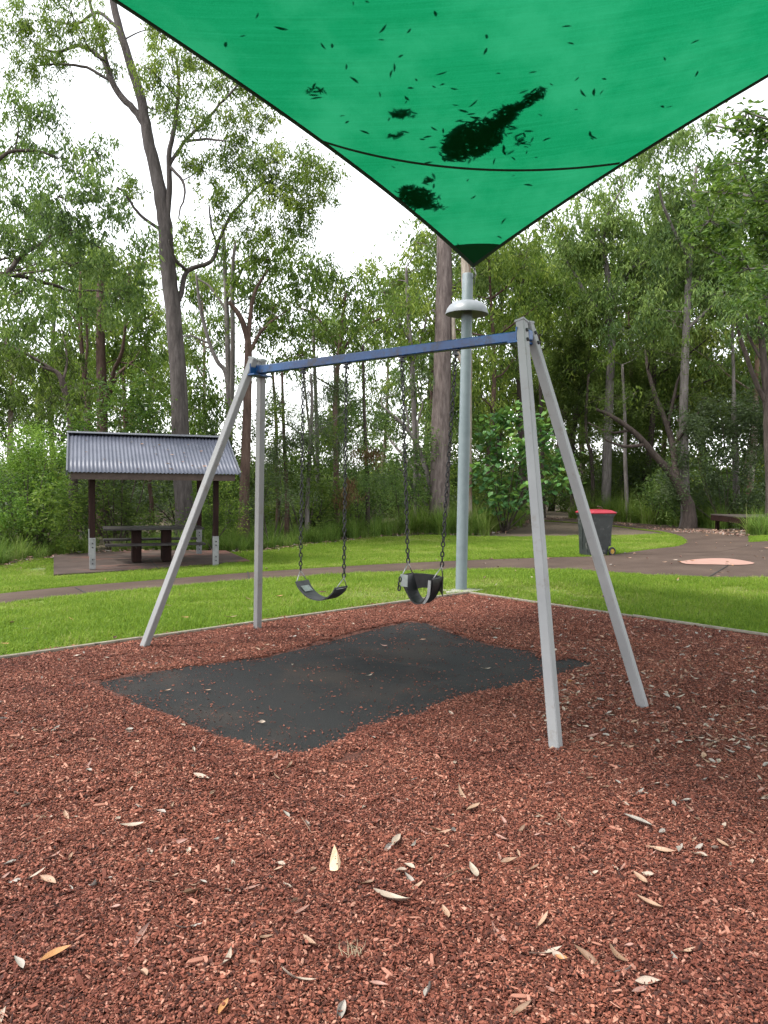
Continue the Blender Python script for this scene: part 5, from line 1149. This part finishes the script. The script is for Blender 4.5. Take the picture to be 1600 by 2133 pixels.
# right group
def rfill(n, box, r):
    return [(rng.uniform(box[0], box[2]), rng.uniform(box[1], box[3]), r * rng.uniform(.75, 1.2), r * rng.uniform(.6, .95)) for _ in range(n)]
ptree('gum_tree', 'leafy gum right behind the dome hood of the steel pole', 24, [(1090, 1060, 16), (1085, 850, 15), (1080, 720, 13), (1086, 610, 10), (1100, 520, 6)], [[(1083, 740, 8), (1040, 660, 6), (1010, 620, 3)], [(1082, 700, 8), (1140, 640, 6), (1180, 590, 4)]],
      rfill(16, (1000, 540, 1190, 700), 52) + [(1100, 500, 50, 35), (1150, 470, 45, 35), (1050, 540, 40, 35), (1020, 600, 35, 40), (1020, 760, 45, 40), (1050, 820, 45, 40)], 'bark_dark', 'gum', cl=dict(tint=.5))
ptree('gum_tree', 'broad pale green gum crown right of the sail corner', 29, [(1262, 1060, 20), (1268, 850, 18), (1275, 680, 15), (1265, 560, 11), (1240, 470, 6)], [[(1274, 690, 10), (1220, 610, 8), (1180, 540, 5)], [(1270, 620, 9), (1330, 540, 7), (1370, 470, 4)], [(1255, 520, 7), (1270, 440, 5), (1300, 390, 3)]],
      rfill(20, (1170, 440, 1400, 640), 58) + [(1230, 415, 50, 35), (1290, 375, 45, 35), (1340, 350, 45, 35), (1200, 450, 40, 35), (1380, 420, 50, 40)], 'bark_grey', 'gum_blue', cl=dict(tint=.68))
ptree('gum_tree', 'tall drooping gum in the upper right behind the near broad leaves', 27, [(1428, 1060, 20), (1424, 850, 18), (1432, 650, 15), (1440, 480, 11), (1450, 350, 6)], [[(1430, 620, 9), (1490, 540, 7), (1540, 480, 4)], [(1436, 540, 8), (1390, 450, 6), (1370, 380, 3)], [(1425, 700, 8), (1480, 640, 6), (1530, 600, 3)]],
      rfill(24, (1350, 290, 1590, 640), 62) + [(1420, 290, 45, 35), (1480, 255, 45, 30), (1350, 640, 55, 40), (1300, 690, 55, 40), (1400, 680, 50, 35)], 'bark_grey', 'gum_blue', cl=dict(tint=.6))
ptree('gum_tree', 'olive leaved tree with bushy crown between right swing legs and bin', 21, [(1196, 1055, 14), (1190, 950, 13), (1200, 860, 11), (1214, 790, 8), (1230, 730, 5)], [[(1196, 880, 8), (1250, 820, 6), (1300, 790, 4)], [(1192, 900, 7), (1150, 830, 5), (1130, 790, 3)]],
      rfill(18, (1130, 690, 1340, 850), 52) + [(1290, 860, 50, 35), (1160, 880, 40, 35)], 'bark_dark', 'olive', cl=dict(tint=.55, L=.10, Wd=.035, droop=.3, spread=1))
ptree('leaning_tree', 'dark leaning tree with sprawling low limbs right of the bin', 22, [(1436, 1062, 26), (1424, 1030, 24), (1400, 990, 19), (1370, 955, 15), (1325, 905, 12), (1275, 868, 9), (1240, 852, 5)],
      [[(1412, 1005, 16), (1402, 930, 14), (1388, 880, 12), (1368, 830, 10), (1350, 770, 8), (1345, 730, 5)], [(1380, 860, 8), (1410, 800, 6), (1440, 740, 4)], [(1345, 925, 8), (1300, 930, 6), (1260, 915, 4)], [(1398, 920, 7), (1440, 880, 5), (1470, 840, 3)], [(1310, 895, 6), (1270, 900, 5), (1225, 880, 3)]],
      [(1260, 830, 60, 35, dict(cover=.7)), (1330, 720, 55, 40, dict(cover=.8)), (1400, 740, 50, 40, dict(cover=.7)), (1240, 900, 55, 30, dict(cover=.7)), (1470, 830, 45, 35, dict(cover=.7)), (1350, 840, 45, 35, dict(cover=.6))], 'bark_dark', 'olive', cl=dict(tint=.35, L=.11, Wd=.035, droop=.3))
ptree('forked_tree', 'dark forked trunk at the right edge above the platform', 17, [(1608, 1040, 24), (1602, 900, 20), (1598, 830, 18), (1588, 740, 14), (1580, 660, 10)], [[(1600, 850, 12), (1572, 790, 10), (1548, 720, 9), (1535, 670, 6)], [(1590, 760, 8), (1560, 700, 6), (1555, 650, 4)]],
      [(1560, 610, 50, 40), (1500, 610, 50, 40), (1590, 560, 50, 50), (1520, 660, 40, 30), (1600, 680, 40, 40)], 'bark_dark', 'gum_blue', cl=dict(tint=.45))
# near broad-leaved tree hanging into the frame at the right
ptree('broadleaf_tree', 'near tree with glossy broad leaves hanging in from the right edge', 9.5, [(1800, 1150, 60), (1780, 900, 55), (1750, 650, 45), (1720, 450, 34), (1690, 250, 24)], [[(1740, 560, 20), (1660, 470, 14), (1590, 420, 9), (1520, 400, 5)], [(1715, 420, 18), (1640, 330, 12), (1570, 280, 7), (1490, 262, 4)], [(1755, 680, 16), (1690, 620, 10), (1620, 580, 6)]],
      [(1560, 235, 55, 35), (1600, 290, 60, 45), (1540, 340, 60, 45), (1480, 275, 40, 22, dict(cover=.7)), (1500, 400, 55, 40), (1580, 400, 60, 50), (1480, 460, 45, 40), (1540, 470, 60, 50), (1600, 500, 50, 60), (1560, 560, 50, 45), (1500, 530, 40, 30), (1600, 620, 40, 50), (1640, 330, 60, 70), (1660, 480, 60, 80)], 'bark_grey', 'broad', cl=dict(L=.115, Wd=.046, droop=.25, cover=2.6, tint=.5, sub=.14, spread=1), jit=.7, free=True)
# ------------------------------------------------------------------ shrubs and broad plants
def pshrub(label, D, clumps, leaf='bush', bark='bark_dark', name='shrub', cat='shrub', group=None, jit=.6, base_px=None, cl=None, stems=5):
    v = Veg(); bx = base_px or (np.mean([c[0] for c in clumps]), 0); D = max(D, max(edge_depth(c[0]) for c in clumps) + .9); p0 = at(bx[0], 1050, D); g = gzf(p0[0], p0[1]); p0 = np.array([p0[0], p0[1], g - .05])
    par = dict(L=.09, Wd=.04, droop=.2, tint=.5, cover=1.7, sub=.22, spread=1, connect=False); par.update(cl or {})
    for c in clumps:
        x, y, rx, ry = c[:4]; k = dict(par); k.update(c[4] if len(c) > 4 else {}); rx, ry = rx / F0 * D, ry / F0 * D; cc = at(x, y, D + rng.uniform(-jit, jit))
        cc[2] = max(cc[2], gzf(cc[0], cc[1]) + ry * .6)
        s0 = p0 + np.array([rng.normal(0, .12), rng.normal(0, .12), 0]); v.limb(np.array([s0, (s0 + cc) / 2 + rng.normal(0, .1, 3), cc]), np.array([.022, .015, .006]), 5, 4); v.clump(cc, (rx, (rx + ry) / 2, ry), **k)
    return v.finish(name, (p0[0], p0[1], g), MT[bark], MT[leaf], label, cat, group, 'foliage', 'stem')
pshrub('bright green leafy bush left of the picnic shelter', 15.5, [(40, 950, 60, 35), (100, 940, 45, 35), (30, 1000, 60, 40), (95, 1000, 60, 40), (60, 910, 50, 25), (20, 1060, 50, 40), (100, 1060, 55, 40), (130, 965, 25, 30)], 'bush', cl=dict(tint=.75, cover=2.2))
pshrub('dark dense bush at the far left forest edge', 15, [(20, 1110, 60, 45), (90, 1110, 60, 45), (150, 1090, 40, 50), (-60, 1090, 60, 60)], 'gum', cl=dict(tint=.3))
pshrub('round dark green bush behind the shelter roof left end', 19, [(190, 880, 50, 35), (250, 860, 55, 45), (300, 830, 45, 45), (250, 810, 45, 35), (320, 880, 45, 40), (160, 910, 30, 30)], 'broad', cl=dict(tint=.38, L=.13, Wd=.05))
pshrub('shadowy bush visible below the shelter roof', 20.5, [(215, 1030, 40, 50), (260, 1060, 45, 45), (300, 1085, 45, 35), (225, 1090, 45, 40), (175, 1040, 35, 45)], 'olive', cl=dict(tint=.35))
pshrub('low bush behind the right shelter post', 20, [(430, 1060, 45, 45), (480, 1075, 45, 40), (460, 1010, 40, 40), (400, 1090, 40, 30)], 'gum', cl=dict(tint=.35))
DENSE = pshrub('tall dense dark shrub with drooping brown dead fronds behind the swings', 18.5, [(730, 830, 50, 35), (760, 870, 45, 35), (715, 880, 40, 35), (745, 925, 55, 35), (710, 960, 45, 40), (770, 970, 45, 40), (735, 1010, 60, 40), (790, 1030, 40, 40), (700, 1050, 45, 35), (760, 1060, 50, 30)], 'gum_blue', cl=dict(tint=.42, L=.10, Wd=.042, cover=1.4))
def dead_frond(label, px, py, rx, ry, D):
    v = Veg(); rx, ry = rx / F0 * D, ry / F0 * D; v.clump(at(px, py, D), (rx, rx * .8, ry), cover=1.6, L=.17, Wd=.03, droop=2.2, tint=.5, sub=.14, connect=False); p = at(px, py, D)
    V = np.concatenate(v.LV); o = link('dead_frond', mesh_np('dead_frond', V, np.arange(len(V), dtype=np.int32).reshape(-1, 4), MT['deadleaf'], {'tint': np.concatenate(v.LT)}), DENSE); o['label'] = label; o['kind'] = 'stuff'
dead_frond('brown dead fronds hanging in the upper middle of the dense dark shrub', 765, 945, 38, 22, edge_depth(760) + .2); dead_frond('brown dead fronds hanging low in the dense dark shrub by the chain', 725, 1025, 36, 32, edge_depth(725) + .2)
pshrub('grey green twiggy bush behind the left swing legs', 21, [(560, 1010, 45, 40), (610, 1030, 45, 40), (530, 1060, 40, 35), (580, 960, 40, 35)], 'grey_leaf', cl=dict(tint=.5, L=.08, Wd=.025, cover=.9))
pshrub('dull green bushes low behind the belt swing', 25, [(590, 930, 50, 40), (650, 960, 50, 45), (600, 1010, 55, 40), (670, 1030, 50, 35), (560, 880, 40, 40), (690, 900, 40, 40)], 'gum', cl=dict(tint=.38, L=.13, Wd=.05, sub=.28))
pshrub('dark bush between the dense shrub and the big gum trunk', 27, [(820, 960, 45, 40), (860, 990, 45, 40), (830, 1030, 50, 35), (880, 930, 35, 35), (790, 900, 40, 35)], 'gum_blue', cl=dict(tint=.36, L=.13, Wd=.05, sub=.28))
pshrub('olive bush beside the reddish trunk behind the left swing legs', 24, [(450, 940, 45, 40), (500, 970, 45, 40), (540, 1000, 40, 40), (480, 1030, 50, 35), (420, 1000, 40, 40), (530, 900, 35, 35)], 'olive', cl=dict(tint=.42, L=.12, Wd=.048, sub=.26))
pshrub('dark grey leaved thicket right of the leaning dark tree', 20.5, [(1480, 900, 60, 45), (1540, 890, 60, 50), (1590, 930, 50, 60), (1500, 970, 65, 50), (1570, 1000, 60, 45), (1480, 1030, 50, 35), (1540, 1050, 55, 30), (1450, 940, 40, 45), (1570, 850, 45, 35), (1500, 850, 55, 35), (1440, 880, 50, 40), (1400, 1000, 45, 40), (1600, 880, 50, 45)], 'grey_leaf', cl=dict(tint=.5, L=.14, Wd=.055, cover=1.8, sub=.3))
pshrub('dark thicket behind the red lidded bin', 22.5, [(1260, 960, 60, 45), (1320, 970, 55, 45), (1230, 1010, 55, 40), (1300, 1030, 60, 35), (1360, 1030, 50, 35), (1200, 960, 40, 40), (1250, 900, 55, 40), (1310, 900, 55, 45), (1180, 900, 45, 40), (1370, 940, 45, 45), (1220, 850, 50, 35)], 'olive', cl=dict(tint=.36, cover=1.6, L=.14, Wd=.05, sub=.3))
# big heart-leaved plant behind the pole
v = Veg(); D = edge_depth(1040) - .3; p0 = at(1050, 1080, D); p0 = np.array([p0[0], p0[1], gzf(p0[0], p0[1]) - .05])
for (x, y) in ((1010, 900), (1050, 870), (1095, 865), (1130, 900), (1160, 950), (1120, 970), (1040, 950), (1000, 980), (1165, 1000), (1080, 930), (1060, 1010), (1030, 1040), (1100, 1030)):
    c = at(x, y, D + rng.uniform(-.7, .7)); v.limb(np.array([p0 + rng.normal(0, .05, 3) * (1, 1, 0), (p0 + c) / 2 + rng.normal(0, .12, 3), c]), np.array([.028, .018, .007]), 5, 4)
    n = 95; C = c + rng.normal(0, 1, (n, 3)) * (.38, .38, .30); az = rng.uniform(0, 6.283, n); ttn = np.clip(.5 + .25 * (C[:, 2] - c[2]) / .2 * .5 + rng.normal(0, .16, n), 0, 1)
    for q in range(n):
        d = np.array([math.cos(az[q]), math.sin(az[q]), -rng.uniform(.25, 1.1)]); d /= np.linalg.norm(d); s_ = np.cross(d, (0, 0, 1)); s_ /= np.linalg.norm(s_); nr = np.cross(s_, d); L = rng.uniform(.16, .31); w = L * .42
        pp = [C[q] + s_ * 0, C[q] - d * L * .10 + s_ * w * .62, C[q] + d * L * .3 + s_ * w - nr * .02, C[q] + d * L, C[q] + d * L * .3 - s_ * w - nr * .02, C[q] - d * L * .10 - s_ * w * .62]
        v.LV.append(np.array([pp[0], pp[1], pp[2], pp[3], pp[0], pp[3], pp[4], pp[5]])); v.LT.append(np.full(8, ttn[q]))
v.finish('broadleaf_plant', (p0[0], p0[1], p0[2] + .05), MT['bark_dark'], MT['heart'], 'bushy plant with large heart shaped leaves right of the steel pole', 'plant', None, 'foliage', 'stem')

# ------------------------------------------------------------------ far stand of trees and understory (copies of a few built ones)
def generic_tree(seed, H, leaf, bark, R0=.16):
    v = Veg(); lean = rng.normal(0, .05, 2); P = np.array([[lean[0] * z + .12 * math.sin(z * .6 + seed), lean[1] * z + .1 * math.cos(z * .5 + seed), z] for z in np.linspace(-.3, H, 8)]); v.limb(P, np.linspace(R0, R0 * .3, 8), 7, 3)
    tops = []
    for k in range(6):
        z = H * rng.uniform(.45, .95); i = int(z / H * 7); b0 = P[i]; az = rng.uniform(0, 6.28); Lb = rng.uniform(1.2, 2.6); e = b0 + np.array([math.cos(az) * Lb, math.sin(az) * Lb, Lb * rng.uniform(.3, .9)]); v.limb(np.array([b0, (b0 + e) / 2 + rng.normal(0, .15, 3), e]), np.array([R0 * .4, R0 * .28, .02]), 5, 3); tops.append(e)
    tops += [P[int(rng.integers(1, 5))] + rng.normal(0, 1, 3) * (1.3, 1.3, .5) + (0, 0, .5) for _ in range(7)]
    for e in tops + [P[-1]] + [P[-1] + rng.normal(0, 1, 3) * (1.2, 1.2, .5) for _ in range(4)] + [P[int(rng.integers(3, 7))] + rng.normal(0, 1, 3) * (1.3, 1.3, .7) for _ in range(6)]:
        r = rng.uniform(.8, 1.35); v.clump(e, (r, r, r * .75), cover=1.25, L=.26, Wd=.075, droop=1.1, tint=.6 + rng.normal(0, .1), sub=.25)
    return v, P
def clone(root, loc, rz, s, label=None, group=None):
    r = root.copy(); COL.objects.link(r); r.location = loc; r.rotation_euler = (0, 0, rz); r.scale = (s, s, s)
    if label: r['label'] = label
    if group: r['group'] = group
    for ch in list(root.children):
        c = ch.copy(); COL.objects.link(c); c.parent = r
    return r
gens = []
for k, (H, lf, bk) in enumerate(((11, 'gum', 'bark'), (13, 'gum_blue', 'bark_grey'), (12, 'gum', 'bark_red'), (10, 'olive', 'bark_dark'), (14, 'gum_blue', 'bark_pale'))):
    v, P = generic_tree(k * 1.7, H, lf, bk); gens.append((v.finish('far_gum_tree', (0, 0, 0), MT[bk], MT[lf], 'slender gum in the far stand of trees beyond the playground', 'tree', 'gums in the far stand'), H, ))
def skyline(px):
    return np.interp(px, [-400, 0, 60, 130, 200, 300, 330, 640, 700, 745, 800, 850, 900, 980, 1060, 1200, 1300, 1400, 1800], [300, 280, 300, 430, 470, 470, 420, 480, 560, 505, 590, 500, 480, 460, 500, 470, 430, 380, 340])
GK = ('grey barked gum with mid green crown', 'tall grey limbed gum with bluish crown', 'reddish trunked gum with mid green crown', 'dark trunked tree with olive crown', 'tall pale trunked gum with bluish crown')
used = [False] * 5; pos = []
for k in range(400):
    D = rng.uniform(30, 66); px = rng.uniform(-330, 1930); p = at(px, 1000, D)
    x, y = p[0], p[1]
    if D < edge_depth(px) + 3 or (px < 960 and rng.random() < .55): continue
    if any((x - a) ** 2 + (y - b_) ** 2 < 2.4 ** 2 for a, b_ in pos): continue
    pos.append((x, y)); q = int(rng.integers(0, 5)); root, H = gens[q]; top = at(px, skyline(px) + rng.uniform(0, 130), D)[2]; g = gzf(x, y); s = (top - g) / (H + 1.0)
    if s < .35 or s > 2.2: continue
    s = min(s, 1.75)
    zone = 'behind the shelter' if px < 560 else ('behind the swings' if px < 960 else 'behind the bin and path'); kd = GK[q]
    if not used[q]: root.location = (x, y, g); root.rotation_euler = (0, 0, rng.uniform(0, 6.28)); root.scale = (s, s, s); used[q] = True; o = root
    else: o = clone(root, (x, y, g), rng.uniform(0, 6.28), s)
    o['label'] = 'far %s standing %s' % (kd, zone); o['group'] = '%s trees %s' % (kd, zone)
    if len(pos) > 52: break
shr = []
for k, (lf, tn) in enumerate((('gum', .35), ('olive', .4), ('grey_leaf', .5), ('gum_blue', .4))):
    v = Veg()
    for q in range(7):
        c = np.array([rng.normal(0, .7), rng.normal(0, .7), rng.uniform(.4, 2.1)]); v.limb(np.array([[rng.normal(0, .1), rng.normal(0, .1), -.1], c * (.5, .5, .5) + rng.normal(0, .1, 3), c]), np.array([.03, .02, .008]), 4, 3); r = rng.uniform(.45, .75)
        v.clump(c, (r, r, r * .8), cover=1.5, L=.15, Wd=.055, droop=.3, tint=tn, sub=.25, connect=False, spread=1)
    shr.append(v.finish('understory_shrub', (0, 0, 0), MT['bark_dark'], MT[lf], 'dark understory shrub below the trees at the forest edge', 'shrub', 'understory shrubs along the forest edge', 'foliage', 'stem'))
used = [False] * 4; pos = []
FAR = np.array([p[:2] for p in LAWN_FAR])
for k in range(900):
    px = rng.uniform(-200, 1750); D = edge_depth(px) + rng.uniform(1.5, 26); p = at(px, 1000, D); x, y = p[0], p[1]
    if inpoly(np.array([x]), np.array([y]), LAWN)[0] or any((x - a) ** 2 + (y - b_) ** 2 < 1.5 ** 2 for a, b_ in pos): continue
    if np.min(np.hypot(FAR[:, 0] - x, FAR[:, 1] - y)) < 1.6: continue
    if 1085 < px < 1190 and D < 48: continue
    if abs(px - 1545) < 120 and D < 33: continue
    if abs(px - 318) < 25 and D < 44: continue
    pos.append((x, y)); q = int(rng.integers(0, 4)); g = gzf(x, y); s = rng.uniform(.6, 1.15)
    if D > 36: s *= rng.uniform(1.2, 1.7)
    zone = 'behind the shelter' if px < 560 else ('behind the swings' if px < 960 else 'behind the bin and path'); kd = ('mid green', 'olive', 'grey green', 'bluish green')[q]
    if not used[q]: shr[q].location = (x, y, g); shr[q].scale = (s, s, s); used[q] = True; o = shr[q]
    else: o = clone(shr[q], (x, y, g), rng.uniform(0, 6.28), s)
    o['label'] = '%s understory shrub in the forest edge %s' % (kd, zone); o['group'] = '%s understory shrubs %s' % (kd, zone)
    if len(pos) > 150: break
# ------------------------------------------------------------------ tall grass along the forest edge, ferns
tg = []
for tt_, hh, dr2 in ((.35, .75, .55), (.45, .9, .7), (.55, .65, .8)):
    tg.append(blade_patch(.22, 130, hh, .019, MT['tallgrass'], dr2, 5, (tt_, .22)))
tg.append(blade_patch(.2, 110, .9, .016, MT['tallgrass'], .8, 5, (.72, .16)))
P = []; I = []; S = []
for k in range(len(LAWN_FAR) - 1):
    a, b2 = LAWN_FAR[k][:2], LAWN_FAR[k + 1][:2]; L = np.linalg.norm(b2 - a); nrm = np.array([-(b2 - a)[1], (b2 - a)[0]]) / L; nrm = nrm if nrm[1] > 0 or nrm[0] * 0 > 1 else nrm
    if inpoly(np.array([(a + b2)[0] / 2 + nrm[0] * .1]), np.array([(a + b2)[1] / 2 + nrm[1] * .1]), LAWN)[0]: nrm = -nrm
    for s_ in np.arange(0, L, .30):
        for dd in (.25, .55, .9, 1.3, 1.8, 2.4, 3.2):
            if rng.random() < (.35 if dd < .4 else .7): P.append(a + (b2 - a) * s_ / L + nrm * (dd + rng.normal(0, .12)) + rng.normal(0, .1, 2))
P = np.array(P); pr = proj(np.stack([P[:, 0], P[:, 1], gz(P[:, 0], P[:, 1])], -1))
PATHGAP = (pr[:, 0] > 1078) & (pr[:, 0] < 1190) & (rng.random(len(P)) < .85)
ok = ~inpoly(P[:, 0], P[:, 1], LAWN) & ~PATHGAP & ~near_poly(P, POLY2, .3) & ~near_poly(P, np.array(SLAB), .2) & ~((P[:, 0] > pc[0] - .7) & (P[:, 0] < pc[0] + 4.5) & (P[:, 1] < pc[1] + 3.0))
P = P[ok]; pr = pr[ok]; n_ = len(P)
I = rng.integers(0, 3, n_); I[(rng.random(n_) < np.where((pr[:, 0] > 820) & (pr[:, 0] < 1500), .4, .12))] = 3
sc = rng.uniform(.6, 1.15, n_) * np.where((pr[:, 0] > 800) & (pr[:, 0] < 1600), 1.0, .8) * np.clip(pr[:, 2] / 24, .8, 1.7)
stuff_instances('tall_grass', np.stack([P[:, 0], P[:, 1], gz(P[:, 0], P[:, 1]) - .03], -1), rng.uniform(0, 6.28, n_), sc, I, tg)
for (px, py, s, lab) in ((1020, 1106, 1.5, 'pale arching grass tussock right of the steel pole'), (880, 1112, 1.35, 'tall green grass tussock left of the big gum trunk'), (850, 1112, 1.2, 'smaller grass tussock beside the leaning bare branched tree')):
    p = gnd(px, py); me = blade_patch(.26, 260, .85 * s, .026, MT['tallgrass'], .85, 6, (.68 if px > 1000 else .55, .2)); o = link('grass_tussock', me); o.location = (p[0], p[1] + .25, gzf(p[0], p[1] + .25) - .03); setp(o, lab, 'grass')
# leaf litter scattered on the forest edge and lawn margin
ml = [leaf_mesh('litter_leaf', .10, .028, .5, .1, dry[k], .5, 4) for k in (0, 3, 2, 5)]
P = []
for k in range(len(LAWN_FAR) - 1):
    a, b2 = LAWN_FAR[k][:2], LAWN_FAR[k + 1][:2]; L = np.linalg.norm(b2 - a)
    for s_ in range(int(L * 55)): P.append(a + (b2 - a) * rng.random() + np.array([rng.normal(0, .25), abs(rng.normal(0, .6)) - .12]))
for k in range(900): P.append(np.array([pc[0] + rng.uniform(-2.5, 4), pc[1] + rng.normal(-.2, .45)]))
P = np.array(P); n_ = len(P)
stuff_instances('leaf_litter', np.stack([P[:, 0], P[:, 1], gz(P[:, 0], P[:, 1]) + .02], -1), rng.uniform(0, 6.28, n_), rng.uniform(.6, 1.5, n_), rng.integers(0, 4, n_), ml, rng.normal(0, .3, (n_, 2)))
# the wood far behind, one mass
v = Veg()
for k in range(230):
    px = rng.uniform(-500, 2100); D = rng.uniform(70, 95); c = at(px, 980, D); c[2] = gzf(c[0], c[1]) + abs(rng.normal(0, 1.6 if px < 1000 else 3)); r = rng.uniform(1.8, 3.4)
    if abs(px - 322) < 40 : continue
    v.clump(c, (r, r, r * .7), cover=1.5, L=.7, Wd=.24, droop=.6, tint=.5, sub=.9, connect=False)
V = np.concatenate(v.LV); o = link('far_wood', mesh_np('far_wood', V, np.arange(len(V), dtype=np.int32).reshape(-1, 4), MT['gum_blue'], {'tint': np.concatenate(v.LT)})); o['kind'] = 'stuff'
# pale brick house glimpsed between the trunks
hp = at(322, 1030, 52); hg = gzf(hp[0], hp[1]); hs_ = empty('brick_house', (hp[0], hp[1], hg), 'pale brick house glimpsed through the trees under the shelter roof', 'house')
MT['brick'] = worn('pale_brick', (.42, .32, .22), (.52, .41, .29), 2, .85, bumpk=.1)
mb = MB(); mb.box((hp[0], hp[1] + 2, hg + 1.4), 4.5, 2, 1.4); mb.build('wall', MT['brick'], hs_)
mb = MB(); zt = hg + 2.8; x0, x1, y0, y1 = hp[0] - 5, hp[0] + 5, hp[1] - .5, hp[1] + 4.5
mb.add([(x0, y0, zt), (x1, y0, zt), (x1, y1, zt), (x0, y1, zt), (x0 + 2, hp[1] + 2, zt + 1.3), (x1 - 2, hp[1] + 2, zt + 1.3)], [(0, 1, 5, 4), (1, 2, 5), (2, 3, 4, 5), (3, 0, 4), (3, 2, 1, 0)]); mb.build('roof', MT['barge'], hs_)
for q in (-2.4, 1.2):
    mb = MB(); mb.box((hp[0] + q, hp[1] - .012, hg + 1.5), .75, .03, .6); mb.build('window', MT['white'], hs_)
    mb = MB(); mb.box((hp[0] + q, hp[1] - .03, hg + 1.5), .66, .03, .52); mb.build('pane', MT['black'], hs_)
